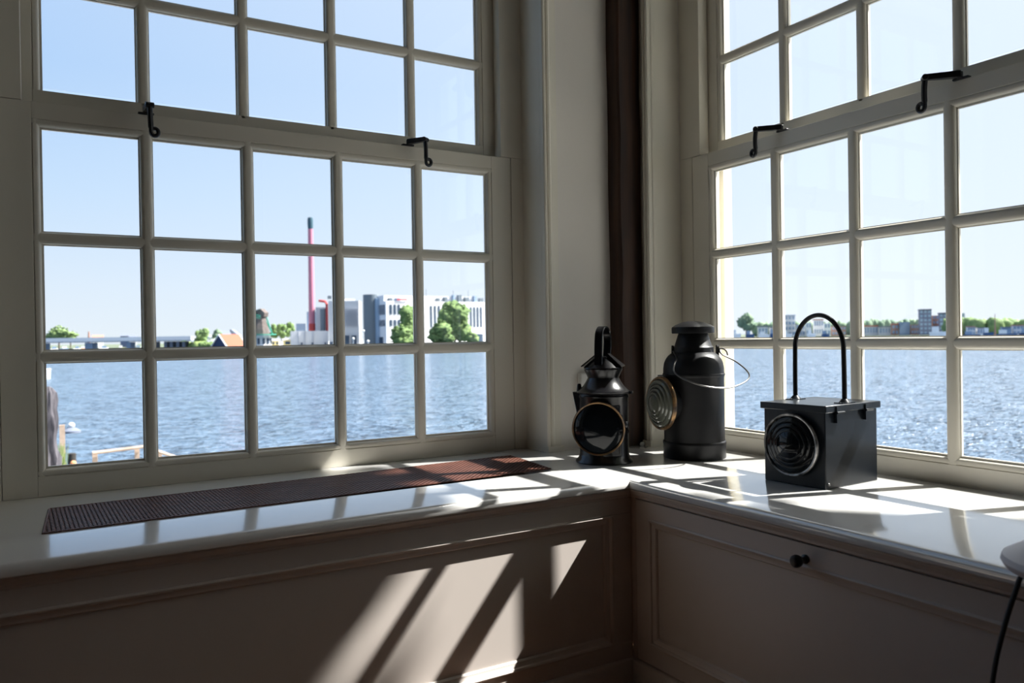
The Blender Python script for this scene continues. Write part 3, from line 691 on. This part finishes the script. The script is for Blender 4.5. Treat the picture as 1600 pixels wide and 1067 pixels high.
for i, (u, w_, c_, lab) in enumerate(((84, 10, 'boat_white', 'white moored boat under the left end of the bridge'), (100, 11, 'hull_blue', 'dark blue moored boat under the left part of the bridge'), (120, 9, 'boat_white', 'small white boat under the bridge just left of the broad pier'), (129, 8, 'terracotta', 'small orange boat beside the broad bridge pier'), (162, 12, 'boat_white', 'white boat under the bridge right of the broad pier'), (188, 8, 'yellow_wall', 'cream boat under the right half of the bridge'), (215, 10, 'boat_white', 'white boat beneath the bridge near the glazing bar'))):
    f, r = dirs(u); D = 640 if u != 129 else 662; hw = w_/FPX*D/2; p = W(u, D)
    root = empty('boat', p, lab, 'boat')
    k = MB(); Z = Vector((0, 0, 1))
    k.prism([tuple(p+r*a*hw+Z*z+f*y) for a, z, y in ((-1, 1.0, 0), (-.85, -.1, -1.1), (.85, -.1, -1.1), (1, 1.1, 0))], [tuple(p+r*a*hw+Z*z+f*y) for a, z, y in ((-1, 1.0, .4), (-.85, -.1, 2), (.85, -.1, 2), (1, 1.1, .4))]); k.build('hull', M[c_], root)
    MB().obox(tuple(p+r*.1*hw+Z*1.8+f*.5), r, f, Z, hw*.5, .9, .8).build('cabin', M['boat_white' if c_ != 'boat_white' else 'bluegrey'], root)

# ---- green bank, sheds, mill
b = MB()
for i in range(10): p = W(282+i*3.6, 590-i*6, z=GZ+.4); b.blob(p, 5, 5, 2.2+.6*(i % 3), .3, 2, 2, i)
tag(b.build('reed_bank', M['grass'], smooth=180), 'low yellow-green reed bank at the right end of the bridge', 'reeds', kind='stuff')
tree(309, 517, 540, 12, 560, 'dark narrow tree at the left of the cluster by the red-roofed shed', 'leaf_mid', 7)
tree(320, 514, 541, 20, 545, 'yellow-green rounded tree left of the red-roofed shed', 'leaf_pale', 9)
tree(339, 516, 533, 14, 535, 'small grey-green tree behind the hedge left of the red-roofed shed', 'leaf_far', 7)
b = MB()
for i in range(9): p = W(314+i*3.6, 525, z=GZ+1.5); b.blob(p, 1.8, 1.8, 2.0, .3, 2, 2, i+40)
tag(b.build('hedge', M['leaf_mid'], smooth=180), 'dark green hedge left of the red-roofed shed', 'hedge', kind='stuff')
MB_ = MB(); MB_.blob(W(331, 540, z=W(331, 540, 528).z), 2.6, 2.6, 1.9, .03, 1, 3); tag(MB_.build('dome_tent', M['boat_white']), 'small white dome behind the hedge left of the shed', 'dome')
house(345, 362, 516, 524, 540, 560, 'pale_wall', 'roof_grey', 'grey-roofed house standing behind the red-roofed shed', yaw=.3)
house(366, 380, 514, 523, 540, 600, 'white_wall', 'roof_grey', 'white gabled house behind the right end of the red-roofed shed', yaw=1.2)
# red-roofed shed, gable towards the right
def shed():
    u0, u1, D = 339, 377, 505; f, r = dirs(358); yaw = .75; c, s = math.cos(yaw), math.sin(yaw); a, n = r*c+f*s, f*c-r*s
    o = W(352, D); Z = Vector((0, 0, 1)); root = empty('shed', W(358, D, z=GZ), 'low navy waterside shed with a steep orange-red roof and white gable edge', 'shed')
    ze, zt = W(355, D, 541).z, W(367, D, 523).z; Lh, wd = 7.5, 6.0; zb = GZ-.9
    k = MB(); k.obox(tuple(o+a*3+Z*((zb+ze)/2)-Z*o.z), a, n, Z, Lh, wd, (ze-zb)/2+.3)
    k.prism([tuple(Vector((o.x, o.y, 0))+a*(3-Lh)+n*x+Z*z) for x, z in ((-wd, ze), (wd, ze), (0, zt-.3))], [tuple(Vector((o.x, o.y, 0))+a*(3+Lh)+n*x+Z*z) for x, z in ((-wd, ze), (wd, ze), (0, zt-.3))]); k.build('wall', M['navy'], root)
    O = Vector((o.x, o.y, 0))+a*3
    for sg in (-1, 1):
        k = MB(); e_ = O+n*sg*(wd+.7)+Z*(ze-.5); t_ = O+Z*zt
        k.prism([tuple(e_-a*Lh*1.05), tuple(t_-a*Lh*1.05), tuple(t_-a*Lh*1.05+Z*.35), tuple(e_-a*Lh*1.05+Z*.35)], [tuple(e_+a*Lh*1.05), tuple(t_+a*Lh*1.05), tuple(t_+a*Lh*1.05+Z*.35), tuple(e_+a*Lh*1.05+Z*.35)]); k.build('roof_slope', M['roof_red'], root, flat=True)
    for sg in (-1, 1):
        k = MB()
        for s2 in (-1, 1):
            e_ = O+a*sg*Lh*1.08+n*s2*(wd+.8)+Z*(ze-.5); t_ = O+a*sg*Lh*1.08+Z*(zt+.2); k.tube([e_, t_], .38, 6)
        k.build('gable_board', M['boat_white'], root)
shed()
def windmill():
    u, D = 408, 480; f, r = dirs(u); Z = Vector((0, 0, 1)); P = W(u, D); X = 1/FPX*D
    root = empty('windmill', W(u, D, z=GZ), 'dark thatched windmill with green trim standing on a wooden base by the water', 'windmill')
    z = lambda v: W(u, D, v).z - P.z
    MB().lathe([(13*X, z(522)), (11.5*X, z(514)), (9.2*X, z(505)), (7.6*X, z(497)), (7.2*X, z(494)), (0, z(493.5))], P, n=8).build('smock_tower', M['thatch'], root, flat=True)
    k = MB(); a = (r*.8-f*.6); bb = Vector((-a.y, a.x, 0))
    k.prism([tuple(P+a*x*X+bb*5*X+Z*z(v)) for x, v in ((-9, 495), (9, 495), (10.5, 489), (3, 482.5), (-7, 485), (-10, 490))], [tuple(P+a*x*X-bb*5*X+Z*z(v)) for x, v in ((-9, 495), (9, 495), (10.5, 489), (3, 482.5), (-7, 485), (-10, 490))]); k.build('cap', M['thatch'], root, flat=True)
    MB().lathe([(14*X, z(523.5)), (22*X, z(523.5)), (22*X, z(522)), (12*X, z(522))], P, n=16).build('stage', M['mill_green'], root)
    MB().lathe([(0, z(543)), (15*X, z(543)), (14*X, z(523.5)), (0, z(523.5))], P, n=8).build('base_house', M['white_wall'], root, flat=True)
    for i in range(6):
        t = -1.25+i*.5; dd = (-f*math.cos(t)+r*math.sin(t)); q = P+dd*14.4*X; sdx = Vector((-dd.y, dd.x, 0))
        MB().obox(tuple(q+Z*z(533)), sdx, dd, Z, 1.6*X, .5, 4.5*X).build('base_window', M['dark_glazing'], root)
    k = MB()
    for sg in (-.25, .25): k.tube([P+r*(5+sg)*X+f*sg*20*X*.3+Z*z(495), P+r*16*X+Z*z(522)], .25, 6)
    k.tube([P+r*6*X+Z*z(488), P+r*16*X+Z*z(522)], .35, 6); k.build('tail_pole', M['mill_green'], root)
    hub = P-r*12*X-f*6*X+Z*z(490); ax = (r*.94+f*.34).normalized(); pr_ = Vector((-ax.y, ax.x, 0))
    k = MB(); k.tube([P+Z*z(490), hub], .5, 8); k.build('wind_shaft', M['darkwood'], root)
    for i in range(4):
        t = i*math.pi/2+.12; d2 = pr_*math.cos(t)+Z*math.sin(t); e2_ = ax.cross(d2); k = MB(); L2 = 34*X
        k.tube([hub, hub+d2*L2], .22, 6)
        for j in range(9): k.tube([hub+d2*L2*(.2+j*.1), hub+d2*L2*(.2+j*.1)+e2_*1.9], .06, 4)
        for j in (.95, 1.9): k.tube([hub+d2*L2*.2+e2_*j, hub+d2*L2+e2_*j], .06, 4)
        k.build('sail', M['mill_green'], root)
windmill()
tree(429, 506, 532, 14, 520, 'tree with a rounded top just right of the windmill', 'leaf_mid', 8)
tree(440, 505, 532, 16, 515, 'tree second to the right of the windmill, middle of three', 'leaf_mid', 8)
tree(454, 503, 530, 16, 525, 'tallest tree between the windmill and the pale factory sheds', 'leaf_mid', 9)
house(424, 436, 530, 532, 543, 500, 'yellow_wall', 'concrete', 'low yellow shed right beside the windmill base', wins=2)
house(442, 457, 529, 531, 543, 480, 'yellow_wall', 'concrete', 'low yellow shed against the pale factory building', wins=1)

# ---- factory
fx = empty('factory_annexe', W(485, 462), 'low pale panelled factory building at the foot of the pink chimney', 'building')
b = MB(); ubox(b, 455, 513.5, 517, 543, 462, 9, .06); b.build('wall', M['pale_wall'], fx)
for u in (466, 476, 489): ubox(MB(), u, u+1, 518, 542, 461.2, .6).build('panel_joint', M['grey_wall'], fx)
for u in (470, 487, 507): ubox(MB(), u, u+2.6, 535, 540, 460.8, .8).build('window', M['dark_glazing'], fx)
b = MB(); ubox(b, 463, 478, 505.5, 517, 500, 8); tag(b.build('plant_room', M['bluegrey']), 'blue-grey plant room behind the pale annexe, left of the pink chimney', 'building')
ch = empty('factory_chimney', W(488, 490, z=GZ), 'very tall slim pink-red factory chimney with a dark cap', 'chimney')
P = W(488, 490); z = lambda v: W(488, 490, v).z-P.z; X = 490/FPX
MB().lathe([(4.9*X, 0), (4.7*X, z(500)), (4.2*X, z(430)), (3.7*X, z(358))], P, n=20).build('shaft', M['pink_stack'], ch)
MB().lathe([(3.7*X, z(358)), (4.1*X, z(352)), (4.2*X, z(343)), (3.4*X, z(340)), (0, z(340))], P, n=20).build('cap', M['dark_stack'], ch)
MB().lathe([(5.1*X, 0), (5.0*X, z(506)), (4.4*X, z(505))], P, n=20).build('chimney_foot', M['pipe_red'], ch)
bx = empty('boiler_house', W(500, 475), 'grey boiler house with tanks beside the pink chimney', 'building')
b = MB(); ubox(b, 494, 512, 480, 520, 480, 12); b.build('wall', M['grey_wall'], bx)
b = MB(); ubox(b, 480, 496, 487, 520, 505, 8); b.build('side_tower', M['bluegrey'], bx)
b = MB(); b.lathe([(4*X, 0), (4*X, z(484)), (0, z(482))], W(505, 474.5), n=20); b.build('tank', M['silo'], bx)
b = MB(); b.tube([W(511.5, 474, 518), W(511.5, 474, 475), W(509, 477, 471), W(500, 481, 470)], .75, 10); o = b.build('pipe', M['pipe_red'], bx); o['label'] = 'red vertical pipe'
# main building: corner towards us at column 604
fm = empty('factory_building', W(604, 432, z=GZ), 'large white factory building with tall slit windows behind the trees', 'building')
f, r = dirs(604); K = W(604, 432); yw = .42
RF = r*math.cos(yw)+f*math.sin(yw); LF = f*math.cos(yw)-r*math.sin(yw)       # along the right face / along the left face
Zt = W(604, 432, 470).z; Zb = WZ+.6; Z = Vector((0, 0, 1)); LR, LL = 70, 20
cbx = K+RF*LR/2+LF*LL/2
MB().obox((cbx.x, cbx.y, (Zt+Zb)/2), RF, LF, Z, LR/2, LL/2, (Zt-Zb)/2).build('wall', M['white_wall'], fm)
up = K+RF*LR*.42+LF*LL*.5
MB().obox((up.x, up.y, Zt+1.6), RF, LF, Z, LR*.42, LL*.36, 1.6).build('roof_storey', M['white_wall'], fm)
H = Zt-Zb
def fwin(face, a, z0, z1, w_=1.5, m='dark_glazing', nm='window', proud=.25):
    d = RF if face == 'R' else LF; nrm_ = -LF if face == 'R' else -RF; p = K+d*a+nrm_*.02
    MB().obox((p.x, p.y, Zb+H*(z0+z1)/2), d, nrm_, Z, w_/2, proud, H*(z1-z0)/2).build(nm, M[m], fm)
for a in (2.8, 5.2, 7.6): fwin('R', a, .70, .92, 1.3)
for a in (2.8, 5.2, 7.6): fwin('R', a, .44, .58, 1.3)
for a in (27.5, 30, 32.5): fwin('R', a, .40, .90, 1.2)
for a in (53.5, 55.8, 58.1, 60.4): fwin('R', a, .40, .88, 1.2)
fwin('R', 59, .03, .24, 5)
for a in (2.2, 4.6, 7, 9.4): fwin('L', a, .70, .92, 1.2)
for a in (2.2, 4.6, 7, 9.4): fwin('L', a, .44, .58, 1.2)
fwin('L', 7, .02, .20, 5)
q = K+LF*15-RF*2.5
MB().lathe([(4.3, 0), (4.3, W(572, 438, 459.5).z-WZ), (0, W(572, 438, 459).z-WZ)], (q.x, q.y, WZ), n=32).build('stair_drum', M['silo'], fm)
q2 = K+LF*10.7-RF*.6
MB().obox((q2.x, q2.y, (Zb+Zt+2)/2), LF, RF, Z, 1.7, 1.2, (Zt+2-Zb)/2).build('glazed_shaft', M['tower_glass'], fm)
for i, (u, w_, h_) in enumerate(((585, 3, 2), (594, 3, 2.2), (609, 6, 1.6), (620, 8, 1.7), (683, 5, 2), (695, 6, 2.6), (708, 4, 4), (718, 7, 4), (730, 9, 2.6), (744, 6, 3.6), (754, 9, 2.4))):
    t = (u-604)*.40; p = K+(RF*max(1, t) if t > 0 else LF*(-t*1.9))+LF*1.5+RF*1.2
    MB().obox((p.x, p.y, Zt+h_/2), RF, LF, Z, w_*.15, 1.2, h_/2).build('roof_unit', M['silo' if i % 3 else 'bluegrey'], fm)
for u, h_ in ((668, 7), (712, 6.5), (737, 6.8)):
    p = K+RF*(u-604)*.40+LF*2; MB().tube([Vector((p.x, p.y, Zt)), Vector((p.x, p.y, Zt+h_))], .14, 6).build('mast', M['silo'], fm)
p = K-LF*.4+RF*9.5; MB().obox((p.x, p.y, Zt+.8), RF, LF, Z, 3.2, .2, .45).build('roof_sign', M['pipe_red'], fm)
# second block farther left of the main one
f2 = empty('factory_block', W(540, 452), 'shaded grey factory block between the boiler house and the round drum', 'building')
b = MB(); ubox(b, 514, 562, 470, 544, 457, 16, -.10); b.build('wall', M['pale_wall'], f2)
for i in range(9): ubox(MB(), 538+i*2.6, 539+i*2.6, 482, 510, 455.4, .7).build('wall_fin', M['grey_wall'], f2)
for u in (515, 538, 549.5): ubox(MB(), u, u+7.5 if u > 520 else u+5, 524 if u > 520 else 534, 541, 455.2, 1).build('window', M['dark_glazing'], f2)
ubox(MB(), 520, 556, 466.5, 470, 470, 14).build('roof_storey', M['white_wall'], f2)
ubox(MB(), 513, 519, 462, 467, 470, 3).build('roof_unit', M['silo'], f2)
# trees before the factory
tree(638, 474, 537, 30, 405, 'tall green tree before the left half of the white factory', 'leaf_mid', 22)
tree(711, 473, 537, 50, 404, 'broad tall green tree before the middle of the white factory', 'leaf_mid', 26)
tree(629, 512, 538, 42, 392, 'rounded bush under the tall tree before the left half of the factory', 'leaf_mid', 12, name='bush', cat='bush', trunk=False)
tree(688, 507, 537, 46, 376, 'wide light green bush between the two tall factory trees', 'leaf_mid', 14, name='bush', cat='bush', trunk=False)
tree(739, 519, 537, 20, 385, 'small loose bush at the right end of the factory trees', 'leaf_pale', 8, name='bush', cat='bush', trunk=False)
for u, vt, lab in ((568, 517, 'street lamp with a white globe before the dark round drum of the factory'), (552, 529, 'short white lamp post on the quay before the grey factory block'), (575, 533, 'low white bollard light at the foot of the round drum')):
    D = 431; root = empty('street_lamp', W(u, D, z=GZ), lab, 'lamp post')
    p = W(u, D, z=GZ); t = W(u, D, vt); MB().tube([p, t], .28, 8).build('post', M['boat_white'], root)
    MB().blob(t, .75, .75, .65, 0, 1, 2).build('globe', M['boat_white'], root)
b = MB(); A1, B1 = W(470, 446), W(790, 392); dd = (B1-A1); LL2 = dd.length; dd.normalize(); n_ = Vector((-dd.y, dd.x, 0)); mm = (A1+B1)/2
b.obox((mm.x, mm.y, WZ+.5), dd, n_, Z, LL2/2, .8, .62); tag(b.build('quay_wall', M['roof_grey']), 'dark low quay wall running along the water below the factory', 'quay')

# ---- far bank seen through the right window
b_lab = [
 (1140, 1150, 495, 'small pale tree cut off by the left edge of the right window', 12), (1166, 1166, 492, 'large round pale tree at the left of the far right bank', 24)]
tree(1141, 494, 520, 14, 740, b_lab[0][3], 'leaf_far', 6)
tree(1166, 491, 519, 26, 730, b_lab[1][3], 'leaf_far', 10)
rnd = random.Random(11)
def belt(u0, u1, vt, vb, D, m, label, name='tree_belt', n=26, amp=3):
    b = MB()
    for i in range(n):
        u = u0+(u1-u0)*(i+.5)/n; top = W(u, D, vt+rnd.uniform(0, amp)).z; w_ = (u1-u0)/n/FPX*D*1.1
        h = top-GZ; b.blob(W(u, D+rnd.uniform(-8, 8), z=GZ+h*.5), w_, w_*1.1, h*.52, .22, 2, 2, rnd.random()*40)
    tag(b.build(name, M[m], smooth=180), label, 'trees', kind='stuff')
belt(1180, 1345, 502, 520, 840, 'leaf_far', 'distant low belt of trees behind the white waterfront buildings', n=22)
belt(1340, 1440, 499, 520, 800, 'leaf_far', 'distant belt of pale trees left of the two dark blocks of flats', n=20, amp=2)
belt(1478, 1720, 496, 522, 620, 'leaf_pale', 'belt of trees on the bank at the far right', n=30, amp=4)
def block(u0, u1, vt, D, wall, label, rows=0, cols=0, roofm=None, cat='building', name='building', depth=9, m2='bluegrey', yaw=.1):  # windows default to pale blue-grey: distance haze put into their colour
    root = empty(name, W((u0+u1)/2, D, z=GZ), label, cat)
    b = MB(); ubox(b, u0, u1, vt, 530, D, depth, yaw, zb=WZ+.5); b.build('wall', M[wall], root)
    if roofm: b = MB(); ubox(b, u0-.5, u1+.5, vt-1.6, vt, D-1, depth+2, yaw); b.build('roof', M[roofm], root)
    um = (u0+u1)/2; zt = W(um, D, vt).z; f, r = dirs(um); c, s = math.cos(yaw), math.sin(yaw); r2_, f2_ = r*c+f*s, f*c-r*s; hw = (W(u1, D)-W(u0, D)).length/2
    for i in range(rows):
        for j in range(cols):
            zc = GZ+(zt-GZ)*(i+.6)/rows; p = W(um, D)+r2_*(-hw+2*hw*(j+.5)/cols)-f2_*.05
            MB().obox((p.x, p.y, zc), r2_, f2_, Z, hw/cols*.62, .15, (zt-GZ)/rows*.27).build('window', M[m2], root)
    return root
block(1185, 1200, 511, 735, 'white_wall', 'long white boathouse right of the round pale tree', 1, 3, 'roof_grey')
block(1203, 1222, 512, 742, 'pale_wall', 'low pale warehouse left of the grey waterfront tower', 1, 4, 'roof_grey')
block(1226, 1243, 493.5, 745, 'pale_wall', 'grey waterfront tower with a dark flat roof', 4, 3, 'bluegrey')
block(1245, 1258, 507, 735, 'pale_wall', 'low pale building right beside the grey waterfront tower', 2, 3)
block(1260, 1268, 504, 725, 'white_wall', 'small bright white block, left one of two under the lantern handle', 2, 2)
block(1272, 1287, 500, 740, 'white_wall', 'wide white block under the arch of the box lantern handle', 2, 4, 'brick')
block(1288, 1298, 505, 722, 'white_wall', 'bright white block at the right foot of the lantern handle arch', 2, 2)
block(1300, 1322, 510, 730, 'brick', 'low brown waterfront terrace behind the right side of the lantern handle', 2, 5)
block(1350, 1372, 510, 712, 'pale_wall', 'low pale house row with an orange-red roof right of the lantern', 1, 5, 'roof_red')
block(1374, 1392, 511, 705, 'pale_wall', 'low pale house row with a grey roof, middle of the right waterfront', 1, 4, 'roof_grey')
block(1394, 1404, 507, 700, 'brick', 'narrow brick house left of the lavender flats', 2, 2, 'roof_red')
block(1406, 1422, 503, 698, 'bluegrey', 'lavender-grey low flats left of the taller dark block', 3, 4)
block(1424, 1436, 507, 694, 'brick', 'brown house row touching the taller dark block of flats', 2, 3)
block(1437, 1456, 484.5, 690, 'tower_brick', 'tallest dark blue-grey block of flats on the right bank', 6, 3, 'navy', 'flats', 'apartment_block', 9, 'tower_glass')
block(1457.5, 1467, 493, 700, 'brick', 'pinkish middle block between the two dark blocks of flats', 4, 2, None, 'flats', 'apartment_block')
block(1468, 1481, 490, 690, 'tower_brick', 'shorter dark block of flats beside the thick glazing bar', 5, 2, 'navy', 'flats', 'apartment_block', 9, 'tower_glass')
block(1503, 1508, 489, 640, 'pale_wall', 'slim pale tower just right of the thick glazing bar', 4, 1)
block(1512, 1524, 511, 545, 'pale_wall', 'pink-grey waterside house right of the slim tower', 2, 3, 'brick')
block(1527, 1540, 513, 548, 'white_wall', 'small white waterside house at the right bank', 1, 3, 'roof_grey')
block(1566, 1580, 512, 540, 'bluegrey', 'blue-grey shed near the right edge of the photo', 1, 3, 'roof_grey')
block(1583, 1600, 509, 545, 'pale_wall', 'pale house with a brown roof at the right edge', 2, 3, 'brick')
b = MB(); p = W(1555, 520, z=WZ); b.tube([p, W(1555, 520, 490)], [.5, .12], 8); tag(b.build('ship_mast', M['brick']), 'tall thin mast standing above the boats on the far right', 'mast')
def barge(u0, u1, vt, D, hull, cab, label):
    um = (u0+u1)/2; f, r = dirs(um); p = W(um, D); hw = (W(u1, D)-W(u0, D)).length/2; zt = max(1.2, (W(um, D, vt).z-WZ)); root = empty('boat', p, label, 'boat')
    k = MB(); h1 = zt*.5
    A2 = [(-1, h1*1.15), (-.9, -.1), (.88, -.1), (1, h1*1.25)]
    k.prism([tuple(p+r*a*hw+Z*q_-f*1.6) for a, q_ in A2], [tuple(p+r*a*hw+Z*q_+f*1.6) for a, q_ in A2]); k.build('hull', M[hull], root)
    MB().obox(tuple(p-r*hw*.35+Z*(h1+zt)/2), r, f, Z, hw*.38, 1.2, (zt-h1*.8)/2).build('cabin', M[cab], root)
    return root
i = 0
where = ['white motor boat, first from the left along the right-hand bank', 'low blue boat below the round pale tree', 'white boat before the long boathouse', 'blue-hulled boat before the pale warehouse', 'white cabin boat before the grey waterfront tower', 'small white boat left of the lantern handle arch', 'white boat seen through the lantern handle arch', 'blue boat seen through the lantern handle arch']
for (u, w_), lab in zip(((1150, 16), (1172, 14), (1194, 18), (1210, 14), (1230, 16), (1245, 9), (1268, 14), (1290, 13)), where):
    barge(u-w_/2, u+w_/2, 516+(i % 3)*1.2, 640, 'boat_white' if i not in (1, 3, 7) else 'hull_blue', 'bluegrey' if i % 2 else 'boat_white', lab); i += 1
barge(1452, 1482, 511, 470, 'boat_white', 'boat_white', 'large white passenger ship before the dark blocks of flats')
barge(1504, 1532, 518, 440, 'hull_blue', 'bluegrey', 'dark blue barge at the left of the far right moorings')
barge(1536, 1553, 513, 445, 'hull_blue', 'boat_white', 'dark tug with a white wheelhouse beside the tall mast')
barge(1556, 1590, 516, 430, 'hull_blue', 'boat_white', 'long dark barge with a white roof at the far right')
barge(1592, 1625, 514, 430, 'navy', 'bluegrey', 'black barge cut off by the right edge')

# ---- terrace below the left window
TZ = -3.62
b = MB(); P4 = [W(20, 17.0), W(104, 17.6), W(113, 21.5), W(96, 24), W(20, 24)]
b.prism([(p.x, p.y, WZ-.2) for p in P4], [(p.x, p.y, TZ) for p in P4]); b.prism([(p.x, p.y, WZ-.2) for p in (W(-200, 6), W(420, 6), W(300, 12.5), W(250, 17.5), W(100, 18), W(-200, 18))], [(p.x, p.y, TZ) for p in (W(-200, 6), W(420, 6), W(300, 12.5), W(250, 17.5), W(100, 18), W(-200, 18))])
b.build('terrace', M['terrace'], kind='structure', flat=True)
ps = empty('parasol', W(75, 16, z=TZ), 'closed grey parasol on the terrace, at the left edge of the window', 'parasol')
Pp = W(74, 16, z=TZ); k = MB(); n = 28; prevr = None; X = 16/FPX
zz = [(737, 9), (728, 11), (716, 12), (704, 9), (690, 8), (682, 8.5), (668, 11), (655, 11), (640, 9), (626, 10), (614, 9), (607, 5), (604, 2)]
for v_, rp in zz:
    zc = W(74, 16, v_).z; ring = []
    for i in range(n):
        a = 2*math.pi*i/n; rr = rp*X*(1+.17*math.sin(a*7+zc*2.2)+.14*math.sin(a*3+zc*5)); ring.append(k.v((Pp.x+rr*math.cos(a), Pp.y+rr*math.sin(a), zc)))
    if prevr:
        for i in range(n): k.bm.faces.new((prevr[i], prevr[(i+1) % n], ring[(i+1) % n], ring[i]))
    else: k.bm.faces.new(ring)
    prevr = ring
k.bm.faces.new(prevr); k.build('folded_canopy', M['canvas'], ps, smooth=60)
MB().tube([Pp, Pp+Vector((0, 0, .5))], .04, 10).build('pole', M['iron'], ps)
MB().lathe([(0, 0), (.35, 0), (.35, .06), (0, .06)], Pp, n=24).build('foot_plate', M['iron'], ps)
pl = empty('planter', W(96, 18.3, z=TZ), 'pale square planter with tall yellow-green grasses beside the parasol', 'planter')
f, r = dirs(96); c = W(96, 18.3, z=TZ+.5); MB().obox(tuple(c), r, f, Z, .13, .13, .5).build('pot', M['timber'], pl, bevel=.01)
k = MB(); rg = random.Random(5)
for i in range(70):
    p = W(93+rg.uniform(-7, 3), 18.3, z=TZ+.9)+f*rg.uniform(-.12, .12); q = p+r*rg.uniform(-.1, .1)+Z*rg.uniform(.35, .75); k.tube([p, q], [.008, .003], 4)
k.build('grasses', M['grass'], pl)
pt = MB(); p = W(96.5, 20.5, z=TZ); f, r = dirs(94); q = W(94.5, 20.5, 664); pt.obox((q.x, q.y, (TZ+q.z)/2), r, f, Z, .055, .055, (q.z-TZ)/2); tag(pt.build('wooden_post', M['timber']), 'upright pale wooden post behind the planter grasses', 'post')
p = W(112, 18.9, z=TZ+.12) if False else W(111, 17.55, 724); k = MB(); k.blob(p, .055, .055, .055, .02, 1, 3); k.box((p.x-.02, p.y-.02, TZ), (p.x+.02, p.y+.02, p.z-.03)); tag(k.build('terracotta_ball', M['terracotta'], smooth=60), 'small round orange ball on the terrace edge right of the planter', 'ornament')  # terracotta ball on a thin stem, gives no light
dp = empty('mooring_post', W(109, 33, z=WZ), 'dark mooring pile with a wooden platform rising from the water', 'mooring')
P = W(109, 33); MB().lathe([(0, -.3), (.14, -.3), (.14, .55), (0, .55)], P, n=14).build('pile', M['darkwood'], dp)
zt_ = W(109, 33, 673).z-P.z; MB().lathe([(0, zt_-.06), (.31, zt_-.08), (.31, zt_), (.12, zt_+.12), (0, zt_+.12)], P, n=18).build('platform', M['roof_grey'], dp)
MB().blob(P+Z*(zt_+.20), .12, .12, .10, .03, 1, 2).build('white_cap', M['boat_white'], dp)
rl_ = empty('jetty_railing', W(180, 17.2, z=TZ), 'weathered wooden railing at the edge of the terrace, seen low in the left window', 'railing')
f, r = dirs(180)
for u, vt in ((145, 707), (211, 703), (246, 706)):
    t_ = W(u, 17.2, vt); o = MB().obox((t_.x, t_.y, (t_.z+TZ)/2), r, f, Z, .045, .045, (t_.z-TZ)/2+.02).build('post', M['timber'], rl_)
for (a_, b_) in (((142, 708), (222, 698)), ((240, 704), (275, 716))):
    A5, B5 = W(a_[0], 17.1, a_[1]), W(b_[0], 17.1, b_[1]); MB().tube([A5, B5], .035, 6).build('rail', M['timber'], rl_)
barge(60, 79, 567, 120, 'boat_white', 'boat_white', 'small white boat on the water at the left edge below the bridge')

# ---- unseen tree added outside the right window, crown shaped to block the sun
def W2(s, z0, T): return Vector((1.95, -s, z0)) - SUN*T
tr = empty('sun_blocking_tree', (6.0, -4.6, WZ+.2), 'unseen leafy tree added outside the right window to shade its right half', 'tree')
k = MB(); rt = random.Random(3)
for s_, z_, R_, n_l in ((2.20, 1.22, .88, 30), (1.73, 1.30, .50, 14), (2.20, .02, .30, 10), (3.30, 1.6, 1.4, 30), (1.02, 2.19, .70, 22), (1.9, 2.5, .8, 16), (4.7, 1.0, 1.7, 24), (.1, 3.6, 1.2, 14), (2.3, 3.6, 1.3, 14), (4.0, -1.0, 1.15, 14)):
    T = 5.0; c = W2(s_, z_, T); k.blob(c, R_*.95, R_*.95, R_*.95, .10, 1.6, 3, rt.random()*30)
    for i in range(n_l*3):
        d = Vector((rt.gauss(0, 1), rt.gauss(0, 1), rt.gauss(0, 1))).normalized(); q = c+d*R_*rt.uniform(.88, 1.05); rr = rt.uniform(.05, .11)
        k.blob(q, rr, rr, rr*.5, .3, 2, 1, rt.random()*30)
k.build('foliage', M['leaf_mid'], tr, smooth=180)
k = MB(); k.tube([(6.0, -4.6, WZ), (5.95, -4.5, -1), (5.6, -4.2, 2.5), (5.2, -3.7, 5.0)], [.28, .24, .18, .1], 10); k.build('trunk', M['bark'], tr)
MB().box((2.6, -16, WZ-.2), (14, -3.2, WZ+.35)).build('quay_ground', M['terrace'], kind='structure')

# ---- groups of look-alikes
for o in list(C.objects):
    if o.parent or o.type not in ('MESH', 'EMPTY') or 'label' not in o: continue
    n_ = o.name.split('.')[0]
    g_ = {'tree': 'trees along the river banks', 'bush': 'bushes before the white factory', 'boat': 'boats moored along the river', 'house': 'small houses on the left bank',
          'building': 'waterfront buildings on the right bank', 'apartment_block': 'blocks of flats on the right bank', 'street_lamp': 'white lamps on the factory quay',
          'windowsill': 'glossy windowsills meeting in the corner', 'tree_belt': 'distant tree belts on the right bank'}.get(n_)
    if g_: o['group'] = g_
